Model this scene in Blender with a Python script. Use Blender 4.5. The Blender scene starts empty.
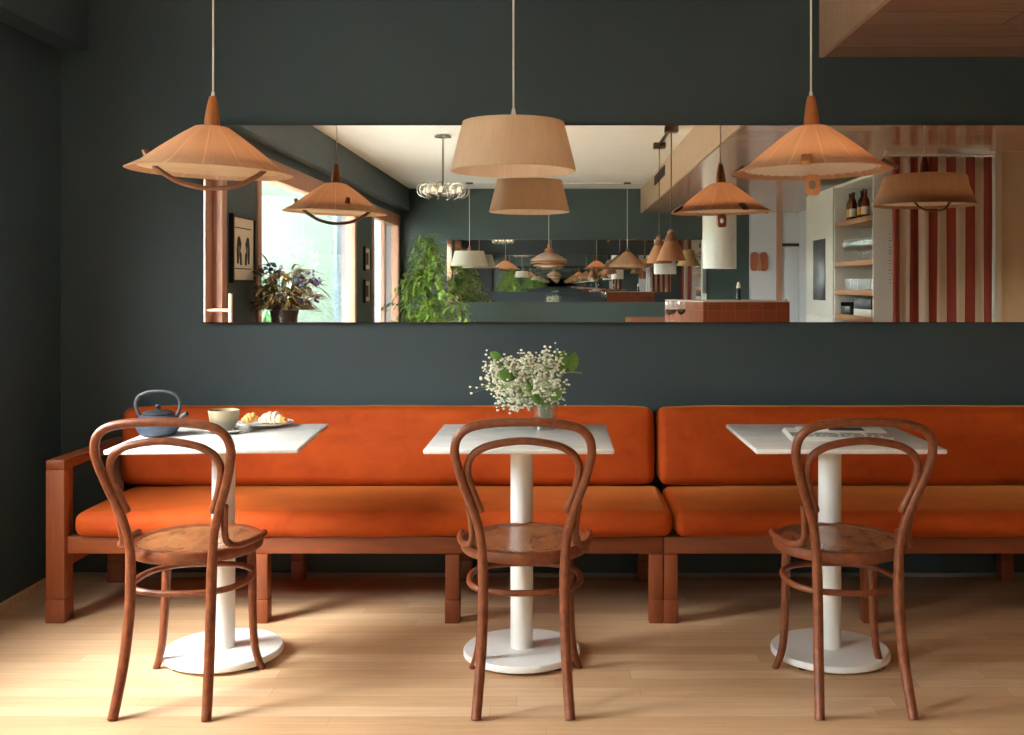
import bpy, bmesh, math, random
from mathutils import Vector, Matrix
random.seed(7)
PI = math.pi
SC = bpy.context.scene
COL = SC.collection

# ------------------------------------------------------------------ helpers
def lin(h):
    h = h.lstrip('#')
    out = []
    for i in (0, 2, 4):
        c = int(h[i:i+2], 16) / 255
        out.append(c/12.92 if c <= 0.04045 else ((c+0.055)/1.055)**2.4)
    return (*out, 1.0)

class MB:
    """collects shapes into one mesh"""
    def __init__(s):
        s.bm = bmesh.new(); s.uv = s.bm.loops.layers.uv.new('UVMap')
    def box(s, x0, x1, y0, y1, z0, z1, bev=0.0, seg=2, M=None):
        b = bmesh.new()
        bmesh.ops.create_cube(b, size=1)
        bmesh.ops.scale(b, vec=(abs(x1-x0), abs(y1-y0), abs(z1-z0)), verts=b.verts)
        if bev > 0:
            bmesh.ops.bevel(b, geom=b.edges[:], offset=bev, segments=seg, affect='EDGES', profile=0.5)
        bmesh.ops.translate(b, vec=((x0+x1)/2, (y0+y1)/2, (z0+z1)/2), verts=b.verts)
        if M is not None: b.transform(M)
        s._merge(b); return s
    def _merge(s, b):
        me = bpy.data.meshes.new('tmp'); b.to_mesh(me); b.free()
        s.bm.from_mesh(me); bpy.data.meshes.remove(me)
    def faces(s, verts, faces, M=None):
        vs = [s.bm.verts.new(M @ Vector(v) if M is not None else v) for v in verts]
        for f in faces:
            try: s.bm.faces.new([vs[i] for i in f])
            except ValueError: pass
        return s
    def lathe(s, prof, seg=48, c=(0, 0, 0), sx=1, sy=1, M=None, closed=False):
        rings = []
        pts = prof + ([prof[0]] if closed else [])
        n = len(pts)
        L = [0]
        for i in range(1, n):
            L.append(L[-1] + math.hypot(pts[i][0]-pts[i-1][0], pts[i][1]-pts[i-1][1]))
        T = L[-1] or 1
        for (r, z) in (pts[:-1] if closed else pts):
            ring = []
            if r < 1e-6:
                v = Vector((c[0], c[1], c[2]+z)); v = M @ v if M is not None else v
                ring = [s.bm.verts.new(v)]
            else:
                for k in range(seg):
                    a = 2*PI*k/seg
                    v = Vector((c[0]+r*sx*math.cos(a), c[1]+r*sy*math.sin(a), c[2]+z))
                    ring.append(s.bm.verts.new(M @ v if M is not None else v))
            rings.append(ring)
        if closed: rings.append(rings[0])
        for i in range(n-1):
            A, B = rings[i], rings[i+1]
            for k in range(seg):
                k2 = (k+1) % seg
                if len(A) == 1 and len(B) == 1: continue
                if len(A) == 1: vs, uvs = [A[0], B[k2], B[k]], [(k/seg, 0), ((k+1)/seg, 1), (k/seg, 1)]
                elif len(B) == 1: vs, uvs = [A[k], A[k2], B[0]], [(k/seg, 0), ((k+1)/seg, 0), (k/seg, 1)]
                else: vs, uvs = [A[k], A[k2], B[k2], B[k]], [(k/seg, 0), ((k+1)/seg, 0), ((k+1)/seg, 1), (k/seg, 1)]
                try: f = s.bm.faces.new(vs)
                except ValueError: continue
                for lp, (u, t) in zip(f.loops, uvs):
                    lp[s.uv].uv = (u, (L[i] + t*(L[i+1]-L[i]))/T)
        return s
    def tube(s, pts, rad, seg=10, closed=False, caps=True, flat=None, M=None, up=None):
        """swept tube; rad number or list; flat=(a,b) elliptic multipliers"""
        P = [Vector(p) for p in pts]; n = len(P)
        R = rad if isinstance(rad, (list, tuple)) else [rad]*n
        fa, fb = flat or (1, 1)
        T = []
        for i in range(n):
            if closed: d = P[(i+1) % n] - P[i-1]
            else: d = P[min(i+1, n-1)] - P[max(i-1, 0)]
            T.append(d.normalized())
        u = Vector(up) if up is not None else (Vector((0, 0, 1)) if abs(T[0].z) < 0.9 else Vector((0, 1, 0)))
        u = (u - T[0]*u.dot(T[0])).normalized()
        rings = []
        for i in range(n):
            u = (u - T[i]*u.dot(T[i])).normalized()
            w = T[i].cross(u)
            ring = []
            for k in range(seg):
                a = 2*PI*k/seg
                v = P[i] + (u*math.cos(a)*fa + w*math.sin(a)*fb)*R[i]
                ring.append(s.bm.verts.new(M @ v if M is not None else v))
            rings.append(ring)
        acc = 0
        for i in range(n if closed else n-1):
            A, B = rings[i], rings[(i+1) % n]
            d = (P[(i+1) % n]-P[i]).length
            for k in range(seg):
                k2 = (k+1) % seg
                f = s.bm.faces.new([A[k], A[k2], B[k2], B[k]])
                for lp, uvc in zip(f.loops, [(k/seg, acc), ((k+1)/seg, acc), ((k+1)/seg, acc+d), (k/seg, acc+d)]):
                    lp[s.uv].uv = uvc
            acc += d
        if caps and not closed:
            s.bm.faces.new(list(reversed(rings[0]))); s.bm.faces.new(rings[-1])
        return s
    def ball(s, c, r, seg=12, sx=1, sy=1, sz=1, M=None):
        n = max(4, seg//2)
        prof = [(0 if i in (0, n) else r*math.sin(PI*i/n), -r*sz*math.cos(PI*i/n)) for i in range(n+1)]
        return s.lathe(prof, seg, c, sx, sy, M)
    def prism(s, poly, y0, y1, M=None):
        """polygon in XZ extruded along Y"""
        n = len(poly)
        vs = [(p[0], y0, p[1]) for p in poly] + [(p[0], y1, p[1]) for p in poly]
        fs = [list(range(n)), list(range(2*n-1, n-1, -1))] + [[i, i+n, (i+1) % n+n, (i+1) % n] for i in range(n)]
        return s.faces(vs, fs, M)
    def build(s, name, mat, parent=None, loc=None, smooth=40):
        bmesh.ops.recalc_face_normals(s.bm, faces=s.bm.faces)
        me = bpy.data.meshes.new(name); s.bm.to_mesh(me); s.bm.free()
        if smooth:
            me.polygons.foreach_set('use_smooth', [True]*len(me.polygons))
            me.set_sharp_from_angle(angle=math.radians(smooth))
        for m in (mat if isinstance(mat, (list, tuple)) else [mat]): me.materials.append(m)
        o = bpy.data.objects.new(name, me); COL.objects.link(o)
        if parent is not None: o.parent = parent
        if loc is not None: o.location = loc
        return o

def tag(o, label=None, cat=None, group=None, kind=None):
    if label: o['label'] = label
    if cat: o['category'] = cat
    if group: o['group'] = group
    if kind: o['kind'] = kind
    return o

def thing(name, loc, label, cat, group=None, rz=0):
    o = bpy.data.objects.new(name, None); COL.objects.link(o)
    o.location = loc; o.rotation_euler = (0, 0, rz); o.empty_display_size = 0.1
    return tag(o, label, cat, group)

def struct(o):
    o['kind'] = 'structure'; return o

def copy_tree(o, parent=None):
    kids = list(o.children)
    c = o.copy(); COL.objects.link(c)
    if parent is not None: c.parent = parent
    for ch in kids: copy_tree(ch, c)
    return c

def spline(pts, n=8, closed=False):
    """Catmull-Rom through pts"""
    P = [Vector(p) for p in pts]; out = []; m = len(P)
    rng = range(m) if closed else range(m-1)
    for i in rng:
        if closed: a, b, c, d = P[i-1], P[i], P[(i+1) % m], P[(i+2) % m]
        else: a, b, c, d = P[max(i-1, 0)], P[i], P[i+1], P[min(i+2, m-1)]
        for k in range(n):
            t = k/n
            out.append(0.5*((2*b)+(c-a)*t+(2*a-5*b+4*c-d)*t*t+(3*b-a-3*c+d)*t**3))
    if not closed: out.append(P[-1])
    return out

def soft_box(mb, x0, x1, y0, y1, z0, z1, r=0.04, puff=(0.01, 0.01, 0.01), nx=40, ny=10, nz=8, wr=0.0, M=None):
    """upholstered block: rounded edges, bulging faces"""
    cx, cy, cz = (x0+x1)/2, (y0+y1)/2, (z0+z1)/2
    H = ((x1-x0)/2, (y1-y0)/2, (z1-z0)/2)
    def axis(h, n):
        e = [-h + r*(1-math.cos(t*PI/2/4)) if False else -h + r*t/4 for t in range(4)]
        m = [-h+r + (2*h-2*r)*i/n for i in range(n+1)]
        return e + m + [-v for v in reversed(e)]
    X, Y, Z = axis(H[0], nx), axis(H[1], ny), axis(H[2], nz)
    cache = {}
    def vert(i, j, k):
        key = (i, j, k)
        if key in cache: return cache[key]
        p = Vector((X[i], Y[j], Z[k]))
        q = Vector([max(-H[a]+r, min(H[a]-r, p[a])) for a in range(3)])
        d = p - q
        v = q + d.normalized()*r if d.length > 1e-9 else p
        u = [max(-1, min(1, v[a]/H[a])) for a in range(3)]
        f = lambda t, e: (1-abs(t)**e)
        if abs(p[0]) >= H[0]-1e-6: v.x += math.copysign(puff[0]*f(u[1], 2)*f(u[2], 2), p[0])
        if abs(p[1]) >= H[1]-1e-6: v.y += math.copysign(puff[1]*f(u[0], 10)*f(u[2], 2), p[1])
        if abs(p[2]) >= H[2]-1e-6: v.z += math.copysign(puff[2]*f(u[0], 10)*f(u[1], 2), p[2])
        if wr:
            w = wr*(math.sin(v.x*7.3+v.z*9)+0.7*math.sin(v.x*13.1-v.y*11+1.3)+0.5*math.sin(v.x*29+v.z*21))
            v.y += w; v.z += 0.6*w
        v += Vector((cx, cy, cz))
        cache[key] = mb.bm.verts.new(M @ v if M is not None else v)
        return cache[key]
    a, b, c = len(X)-1, len(Y)-1, len(Z)-1
    def q(*vs):
        try: mb.bm.faces.new(vs)
        except ValueError: pass
    for i in range(a):
        for j in range(b):
            for k in (0, c): q(vert(i, j, k), vert(i+1, j, k), vert(i+1, j+1, k), vert(i, j+1, k))
        for k in range(c):
            for j in (0, b): q(vert(i, j, k), vert(i+1, j, k), vert(i+1, j, k+1), vert(i, j, k+1))
    for j in range(b):
        for k in range(c):
            for i in (0, a): q(vert(i, j, k), vert(i, j+1, k), vert(i, j+1, k+1), vert(i, j, k+1))
    return mb

# ------------------------------------------------------------------ materials
class NT:
    def __init__(s, name):
        s.m = bpy.data.materials.new(name); s.m.use_nodes = True
        s.t = s.m.node_tree; s.t.nodes.clear()
        s.out = s.n('ShaderNodeOutputMaterial')
    def n(s, typ, **kw):
        nd = s.t.nodes.new(typ)
        for k, v in kw.items():
            if k.startswith('i_'):
                nd.inputs[k[2:].replace('_', ' ')].default_value = v
            else: setattr(nd, k, v)
        return nd
    def l(s, a, b): s.t.links.new(a, b)
    def ramp(s, stops, fac=None):
        r = s.n('ShaderNodeValToRGB'); e = r.color_ramp.elements
        while len(e) < len(stops): e.new(0.5)
        for el, (p, c) in zip(e, stops): el.position = p; el.color = c
        if fac is not None: s.l(fac, r.inputs[0])
        return r
    def bsdf(s, **kw):
        b = s.n('ShaderNodeBsdfPrincipled')
        for k, v in kw.items(): b.inputs[k.replace('_', ' ')].default_value = v
        s.l(b.outputs[0], s.out.inputs[0]); return b
    def coords(s, kind='Object', scale=(1, 1, 1), rot=(0, 0, 0)):
        tc = s.n('ShaderNodeTexCoord'); mp = s.n('ShaderNodeMapping')
        mp.inputs['Scale'].default_value = scale; mp.inputs['Rotation'].default_value = rot
        s.l(tc.outputs[kind], mp.inputs[0]); return mp.outputs[0]
    def noise(s, vec, scale, detail=4, rough=0.5, dist=0):
        nz = s.n('ShaderNodeTexNoise'); nz.inputs['Scale'].default_value = scale
        nz.inputs['Detail'].default_value = detail; nz.inputs['Roughness'].default_value = rough
        nz.inputs['Distortion'].default_value = dist
        if vec is not None: s.l(vec, nz.inputs['Vector'])
        return nz.outputs[0]
    def bump(s, h, b, strength=0.2, dist=0.01):
        bp = s.n('ShaderNodeBump'); bp.inputs['Strength'].default_value = strength; bp.inputs['Distance'].default_value = dist
        s.l(h, bp.inputs['Height']); s.l(bp.outputs[0], b.inputs['Normal']); return bp
    def mix(s, a, b, fac, typ='MIX'):
        m = s.n('ShaderNodeMix', data_type='RGBA', blend_type=typ)
        for sock, v in ((m.inputs[6], a), (m.inputs[7], b), (m.inputs[0], fac)):
            if hasattr(v, 'links'): s.l(v, sock)
            else: sock.default_value = v
        return m.outputs[2]

def plain(name, hexc, rough=0.5, metal=0.0, spec=0.5, var=0.06, scale=6, bump=0.0, coat=0.0):
    t = NT(name); c = lin(hexc)
    b = t.bsdf(Roughness=rough, Metallic=metal, Specular_IOR_Level=spec, Coat_Weight=coat)
    v = t.coords()
    nz = t.noise(v, scale, 5, 0.6)
    lo = tuple(x*(1-var) for x in c[:3])+(1,); hi = tuple(min(1, x*(1+var)) for x in c[:3])+(1,)
    r = t.ramp([(0.3, lo), (0.7, hi)], nz)
    t.l(r.outputs[0], b.inputs['Base Color'])
    if bump: t.bump(t.noise(v, scale*18, 3), b, bump, 0.003)
    return t.m

def wood(name, dark, light, rough=0.4, axis='Z', scale=1.0, coat=0.0, bump=0.05, spec=0.5):
    t = NT(name)
    b = t.bsdf(Roughness=rough, Coat_Weight=coat, Coat_Roughness=0.15, Specular_IOR_Level=spec)
    s = {'X': (1.2, 14, 14), 'Y': (14, 1.2, 14), 'Z': (14, 14, 1.2)}[axis]
    v = t.coords('Object', tuple(k*scale for k in s))
    n1 = t.noise(v, 2.2, 6, 0.65, 0.6)
    n2 = t.noise(v, 9, 4, 0.6)
    mx = t.mix(n1, n2, 0.35)
    r = t.ramp([(0.3, lin(dark)), (0.68, lin(light))], mx)
    t.l(r.outputs[0], b.inputs['Base Color'])
    if bump: t.bump(n2, b, bump, 0.004)
    return t.m

M = {}
M['wall_far'] = plain('green_paint', '#3b4b48', 0.55, var=0.05, scale=3, bump=0.03)
M['wall'] = plain('green_grey_paint', '#394a51', 0.55, var=0.05, scale=3, bump=0.03)
M['ceiling'] = plain('ceiling_paint', '#dfe1e2', 0.8, var=0.02)
M['white_wall'] = plain('white_paint', '#cfd2d8', 0.6, var=0.02)
M['beige_wall'] = plain('beige_paint', '#dccbb0', 0.7, var=0.03)
M['outside'] = plain('outside_render', '#707d71', 0.9, var=0.10, scale=1.2)
M['annex'] = plain('annex_render', '#626f77', 0.85, var=0.08, scale=1.5)
M['outside_ground'] = plain('outside_paving', '#a9a79c', 0.9, var=0.1, scale=4)
M['white_metal'] = plain('white_powder_coat', '#e9e8e6', 0.4, var=0.015)
M['white_gloss'] = plain('white_enamel', '#ecebe2', 0.22, var=0.02)
M['white_cab'] = plain('white_cabinet', '#dedcd4', 0.45, var=0.02)
M['steel'] = plain('brushed_steel', '#b9b4aa', 0.25, metal=1.0, var=0.05)
M['brass_dark'] = plain('dark_bronze', '#5a4a3a', 0.4, metal=0.7, var=0.1)
M['black'] = plain('black_metal', '#1d1d1f', 0.45, var=0.1)
M['dark_glass'] = plain('dark_glass', '#34322e', 0.4, var=0.1)
M['iron'] = plain('cast_iron', '#293344', 0.55, var=0.15, scale=30, bump=0.15)
M['iron_dark'] = plain('cast_iron_dark', '#1d2025', 0.55, var=0.15, scale=30, bump=0.1)
M['paper'] = plain('newsprint', '#dad7d0', 0.85, var=0.04, scale=20)
M['ink'] = plain('newsprint_ink', '#4a443e', 0.9, var=0.2, scale=60)
M['ink_dark'] = plain('dark_print', '#2a211c', 0.9, var=0.2, scale=40)
M['cord'] = plain('white_cord', '#e3e0d6', 0.6, var=0.02)
M['cream_card'] = plain('cream_card', '#dfd2bb', 0.8, var=0.03)
M['frame_black'] = plain('black_frame', '#17181a', 0.4)
M['petal'] = plain('white_petal', '#f2eede', 0.8, var=0.05, scale=40)
M['stem'] = plain('green_stem', '#7f9a52', 0.6, var=0.15, scale=30)
M['leaf'] = plain('green_leaf', '#5c8430', 0.45, var=0.3, scale=18)
M['tree_leaf'] = plain('fig_leaf', '#73933a', 0.4, var=0.45, scale=9)
M['out_leaf'] = plain('bamboo_leaf', '#8fc08c', 0.5, var=0.3, scale=9)
M['bark'] = plain('bark', '#6a4b33', 0.8, var=0.3, scale=20)
M['soil'] = plain('soil', '#2c221b', 0.95, var=0.3, scale=60)
M['dry_stem'] = plain('dried_stems', '#8a7148', 0.8, var=0.35, scale=14)
M['dry_leaf'] = plain('dried_leaves', '#7a6038', 0.8, var=0.4, scale=12)
M['purple'] = plain('dried_purple', '#6a5482', 0.8, var=0.3, scale=30)
M['yellow'] = plain('dried_yellow', '#c79a38', 0.8, var=0.3, scale=30)
M['thistle'] = plain('thistle_blue', '#3b4468', 0.8, var=0.3, scale=30)
M['dark_pot'] = plain('dark_vase', '#3a2c26', 0.35, var=0.2)
M['pot_white'] = plain('planter', '#cfcac0', 0.6, var=0.05)
M['cup_in'] = plain('cup_glaze', '#ddd2bd', 0.3, var=0.05, scale=20)
M['plate'] = plain('plate_glaze', '#dcdad5', 0.25, var=0.03)
M['sugar'] = plain('powdered_pastry', '#ecdcc0', 0.85, var=0.1, scale=50, bump=0.3)
M['wine'] = plain('red_wine', '#2d0a10', 0.1, var=0.1)
M['duct_dark'] = plain('vent_dark', '#1e1a17', 0.7)
M['worktop'] = plain('pale_worktop', '#b8b2a6', 0.35, var=0.06, scale=10)

M['sofa_wood'] = wood('sofa_teak', '#6f361b', '#8d4926', 0.42, 'Z')
M['sofa_wood_x'] = wood('sofa_teak_rail', '#6f361b', '#8d4926', 0.42, 'X')
M['sofa_wood_y'] = wood('sofa_teak_arm', '#6f361b', '#8d4926', 0.42, 'Y')
M['lamp_wood'] = wood('lamp_oak', '#9a5a28', '#b87238', 0.4, 'Z', 2)
M['lamp_wood_dark'] = wood('lamp_walnut', '#5d3720', '#7a4b2c', 0.4, 'Z', 2)
M['window_wood'] = wood('window_cedar', '#a0705a', '#bd8d74', 0.5, 'Z')
M['shelf_wood'] = wood('shelf_oak', '#a5764c', '#bf9062', 0.5, 'Y')
M['dark_console'] = wood('console_walnut', '#4a3424', '#64472f', 0.5, 'X')
M['tile_wood'] = wood('board_wood', '#8a4a30', '#a8654a', 0.5, 'Z')

def mat_bentwood():
    t = NT('bentwood'); b = t.bsdf(Roughness=0.36, Specular_IOR_Level=0.5)
    v = t.coords('UV', (3, 6, 1))
    n1 = t.noise(v, 6, 5, 0.6, 0.3)
    v2 = t.coords('Object', (18, 18, 18)); n2 = t.noise(v2, 2.5, 4, 0.6)
    mx = t.mix(n1, n2, 0.55)
    r = t.ramp([(0.32, lin('#5a2f1b')), (0.52, lin('#783f24')), (0.72, lin('#935634'))], mx)
    t.l(r.outputs[0], b.inputs['Base Color']); t.bump(n1, b, 0.05, 0.003)
    return t.m
M['bentwood'] = mat_bentwood()
def mat_seat():
    t = NT('seat_ply'); b = t.bsdf(Roughness=0.27, Specular_IOR_Level=0.5)
    n = t.noise(t.coords('Object', (16, 9, 10)), 1.0, 4, 0.6, 0.5)
    r = t.ramp([(0.3, lin('#70442a')), (0.7, lin('#986640'))], n)
    t.l(r.outputs[0], b.inputs['Base Color'])
    return t.m
M['seat'] = mat_seat()

def stagger(t, row, length):
    tc = t.n('ShaderNodeTexCoord'); sp = t.n('ShaderNodeSeparateXYZ'); t.l(tc.outputs['Object'], sp.inputs[0])
    d = t.n('ShaderNodeMath', operation='DIVIDE'); t.l(sp.outputs[1], d.inputs[0]); d.inputs[1].default_value = row
    f = t.n('ShaderNodeMath', operation='FLOOR'); t.l(d.outputs[0], f.inputs[0])
    wn = t.n('ShaderNodeTexWhiteNoise', noise_dimensions='1D'); t.l(f.outputs[0], wn.inputs['W'])
    ma = t.n('ShaderNodeMath', operation='MULTIPLY_ADD'); t.l(wn.outputs[0], ma.inputs[0]); ma.inputs[1].default_value = length; t.l(sp.outputs[0], ma.inputs[2])
    cb = t.n('ShaderNodeCombineXYZ'); t.l(ma.outputs[0], cb.inputs[0]); t.l(sp.outputs[1], cb.inputs[1])
    return cb.outputs[0]
def mat_floor():
    t = NT('oak_floor'); b = t.bsdf(Roughness=0.42, Specular_IOR_Level=0.45)
    v = stagger(t, 0.075, 1.15)
    br = t.n('ShaderNodeTexBrick'); t.l(v, br.inputs['Vector'])
    br.offset = 0.0; br.squash = 1.0
    for k, val in {'Scale': 1.0, 'Brick Width': 1.15, 'Row Height': 0.075, 'Mortar Size': 0.0009, 'Mortar Smooth': 0.2, 'Bias': 0.0}.items():
        br.inputs[k].default_value = val
    br.inputs['Color1'].default_value = (0.0, 0.0, 0.0, 1); br.inputs['Color2'].default_value = (1, 1, 1, 1)
    br.inputs['Mortar'].default_value = (0.5, 0.5, 0.5, 1)
    tone = t.ramp([(0.0, lin('#c7a07b')), (0.5, lin('#d0ac87')), (1.0, lin('#dbba97'))], br.outputs['Color'])
    g = t.noise(t.coords('Object', (1.6, 26, 1)), 2.5, 6, 0.62, 0.4)
    gr = t.ramp([(0.3, (0.80, 0.78, 0.74, 1)), (0.7, (1.08, 1.06, 1.04, 1))], g)
    c = t.mix(tone.outputs[0], gr.outputs[0], 0.85, 'MULTIPLY')
    gap = t.ramp([(0.0, (1, 1, 1, 1)), (1.0, (0.72, 0.66, 0.58, 1))], br.outputs['Fac'])
    c = t.mix(c, gap.outputs[0], 1.0, 'MULTIPLY')
    t.l(c, b.inputs['Base Color'])
    rr = t.ramp([(0.3, (0.36, 0.36, 0.36, 1)), (0.7, (0.5, 0.5, 0.5, 1))], g); t.l(rr.outputs[0], b.inputs['Roughness'])
    return t.m
M['floor'] = mat_floor()

def mat_soffit(name, planks_axis):
    t = NT(name); b = t.bsdf(Roughness=0.2, Specular_IOR_Level=0.55, Coat_Weight=0.3, Coat_Roughness=0.12)
    v = stagger(t, 0.19, 2.4)
    br = t.n('ShaderNodeTexBrick'); t.l(v, br.inputs['Vector']); br.offset = 0.0
    for k, val in {'Scale': 1.0, 'Brick Width': 2.4, 'Row Height': 0.19, 'Mortar Size': 0.002, 'Mortar Smooth': 0.1, 'Bias': 0.0}.items():
        br.inputs[k].default_value = val
    br.inputs['Color1'].default_value = (0, 0, 0, 1); br.inputs['Color2'].default_value = (1, 1, 1, 1)
    tone = t.ramp([(0, lin('#b08a70')), (1, lin('#c09a80'))], br.outputs['Color'])
    g = t.noise(t.coords('Object', (1.5, 22, 22)), 2.5, 6, 0.6, 0.5)
    gr = t.ramp([(0.3, (0.82, 0.8, 0.76, 1)), (0.7, (1.06, 1.05, 1.04, 1))], g)
    c = t.mix(tone.outputs[0], gr.outputs[0], 1.0, 'MULTIPLY')
    gap = t.ramp([(0.0, (1, 1, 1, 1)), (1.0, (0.6, 0.55, 0.5, 1))], br.outputs['Fac'])
    c = t.mix(c, gap.outputs[0], 1.0, 'MULTIPLY')
    t.l(c, b.inputs['Base Color']); return t.m
M['soffit'] = mat_soffit('varnished_soffit', 'X')
M['fascia'] = wood('soffit_fascia_oak', '#b39176', '#c9a88c', 0.4, 'Z', 0.8)

def mat_velvet():
    t = NT('orange_velvet')
    b = t.bsdf(Roughness=0.75, Specular_IOR_Level=0.2, Sheen_Weight=0.7, Sheen_Roughness=0.3)
    b.inputs['Sheen Tint'].default_value = lin('#ffae5c')
    n = t.noise(t.coords('Object', (3, 5, 5)), 2.0, 5, 0.6, 0.6)
    n2 = t.noise(t.coords('Object', (1, 1, 1)), 500, 2, 0.5)
    r = t.ramp([(0.3, lin('#a13d0f')), (0.7, lin('#b94e15'))], n)
    t.l(r.outputs[0], b.inputs['Base Color']); t.bump(n2, b, 0.12, 0.001)
    return t.m
M['velvet'] = mat_velvet()

def mat_marble():
    t = NT('white_marble'); b = t.bsdf(Roughness=0.16, Specular_IOR_Level=0.5)
    v = t.coords('Object', (1, 1.6, 1), (0, 0, 0.5))
    n = t.noise(v, 5, 8, 0.62, 1.4)
    r = t.ramp([(0.35, lin('#efedea')), (0.5, lin('#dfdfde')), (0.56, lin('#eae9e7')), (0.75, lin('#f1efed'))], n)
    t.l(r.outputs[0], b.inputs['Base Color']); return t.m
M['marble'] = mat_marble()

def mat_shade(name, c0, c1, seams=0, freq=260, transl=0.35, vertical=True):
    t = NT(name)
    v = t.coords('UV', (freq, 3 if vertical else 60, 1))
    n = t.noise(v, 1.0, 3, 0.6)
    v2 = t.coords('UV', (14, 1.2, 1)); n2 = t.noise(v2, 1.0, 3, 0.6)
    mx = t.mix(n, n2, 0.45)
    r = t.ramp([(0.3, lin(c0)), (0.7, lin(c1))], mx)
    col = r.outputs[0]
    if seams:
        tc = t.n('ShaderNodeTexCoord'); sp = t.n('ShaderNodeSeparateXYZ'); t.l(tc.outputs['UV'], sp.inputs[0])
        m1 = t.n('ShaderNodeMath', operation='MULTIPLY'); t.l(sp.outputs[0], m1.inputs[0]); m1.inputs[1].default_value = seams
        m2 = t.n('ShaderNodeMath', operation='FRACT'); t.l(m1.outputs[0], m2.inputs[0])
        rp = t.ramp([(0.0, (1, 1, 1, 1)), (0.035, (1, 1, 1, 1)), (0.05, (0, 0, 0, 1))], m2.outputs[0])
        col = t.mix(col, tuple(min(1, x*1.1) for x in lin(c1)[:3])+(1,), rp.outputs[0])
    b = t.n('ShaderNodeBsdfPrincipled'); b.inputs['Roughness'].default_value = 0.75; b.inputs['Specular IOR Level'].default_value = 0.25
    t.l(col, b.inputs['Base Color'])
    tr = t.n('ShaderNodeBsdfTranslucent'); t.l(col, tr.inputs[0])
    ms = t.n('ShaderNodeMixShader'); ms.inputs[0].default_value = transl
    t.l(b.outputs[0], ms.inputs[1]); t.l(tr.outputs[0], ms.inputs[2]); t.l(ms.outputs[0], t.out.inputs[0])
    t.bump(n, b, 0.35, 0.002)
    return t.m
M['raffia'] = mat_shade('woven_raffia', '#cfa780', '#e6c3a0', 14, 420, 0.5)
M['raffia_pale'] = mat_shade('pale_cord', '#d4bb9e', '#e9d4bc', 0, 320, 0.5)
M['raffia_brown'] = mat_shade('brown_cord', '#bd9d7c', '#d6b998', 0, 320, 0.5)
M['diffuser'] = mat_shade('diffuser_fabric', '#f3e8d6', '#fbf2e4', 0, 20, 0.10)
M['diffuser_warm'] = mat_shade('warm_diffuser', '#d9b389', '#e8caa4', 0, 20, 0.12)
M['shade_white'] = mat_shade('white_shade', '#d8d2c2', '#ece6d6', 0, 200)
M['wicker'] = mat_shade('wicker', '#7a5e3a', '#a88a58', 0, 90, 0.1, False)
M['bell'] = mat_shade('clay_bell', '#96684a', '#b2805c', 0, 60, 0.0, False)

def mat_thin_glass(name, tint=(0.97, 0.99, 0.98, 1), refl=0.08):
    t = NT(name)
    tr = t.n('ShaderNodeBsdfTransparent'); tr.inputs[0].default_value = tint
    gl = t.n('ShaderNodeBsdfGlossy'); gl.inputs['Roughness'].default_value = 0.02
    lw = t.n('ShaderNodeLayerWeight'); lw.inputs[0].default_value = 0.5
    pw = t.n('ShaderNodeMath', operation='POWER'); t.l(lw.outputs['Facing'], pw.inputs[0]); pw.inputs[1].default_value = 5.0
    fr = t.n('ShaderNodeMath', operation='MULTIPLY_ADD'); t.l(pw.outputs[0], fr.inputs[0]); fr.inputs[1].default_value = 0.6; fr.inputs[2].default_value = refl*0.5
    ms = t.n('ShaderNodeMixShader')
    t.l(fr.outputs[0], ms.inputs[0]); t.l(tr.outputs[0], ms.inputs[1]); t.l(gl.outputs[0], ms.inputs[2])
    t.l(ms.outputs[0], t.out.inputs[0]); return t.m
M['pane'] = mat_thin_glass('window_glass')
M['glassware'] = mat_thin_glass('clear_glass', (0.985, 0.99, 0.99, 1), 0.2)
def mat_mirror():
    t = NT('mirror_silver'); g = t.n('ShaderNodeBsdfGlossy'); g.inputs['Roughness'].default_value = 0.0
    g.inputs[0].default_value = (0.90, 0.91, 0.90, 1); t.l(g.outputs[0], t.out.inputs[0]); return t.m
M['mirror'] = mat_mirror()

def mat_tile():
    t = NT('terracotta_tile'); b = t.bsdf(Roughness=0.3)
    v = t.coords('UV')
    br = t.n('ShaderNodeTexBrick'); t.l(v, br.inputs['Vector']); br.offset = 0.0
    for k, val in {'Scale': 1.0, 'Brick Width': 0.107, 'Row Height': 0.107, 'Mortar Size': 0.003, 'Bias': 0.0}.items(): br.inputs[k].default_value = val
    br.inputs['Color1'].default_value = lin('#80402a'); br.inputs['Color2'].default_value = lin('#964f33'); br.inputs['Mortar'].default_value = lin('#96664f')
    t.l(br.outputs['Color'], b.inputs['Base Color']); return t.m
M['tile'] = mat_tile()

def mat_curtain():
    t = NT('striped_cotton'); b = t.bsdf(Roughness=0.85, Specular_IOR_Level=0.2, Sheen_Weight=0.1)
    tc = t.n('ShaderNodeTexCoord'); sp = t.n('ShaderNodeSeparateXYZ'); t.l(tc.outputs['UV'], sp.inputs[0])
    m1 = t.n('ShaderNodeMath', operation='MULTIPLY'); t.l(sp.outputs[0], m1.inputs[0]); m1.inputs[1].default_value = 5.45
    m2 = t.n('ShaderNodeMath', operation='FRACT'); t.l(m1.outputs[0], m2.inputs[0])
    r = t.ramp([(0.0, lin('#9c4b44')), (0.47, lin('#9c4b44')), (0.48, lin('#e2ded8')), (1.0, lin('#e2ded8'))], m2.outputs[0])
    t.l(r.outputs[0], b.inputs['Base Color']); return t.m
M['curtain'] = mat_curtain()

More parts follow.
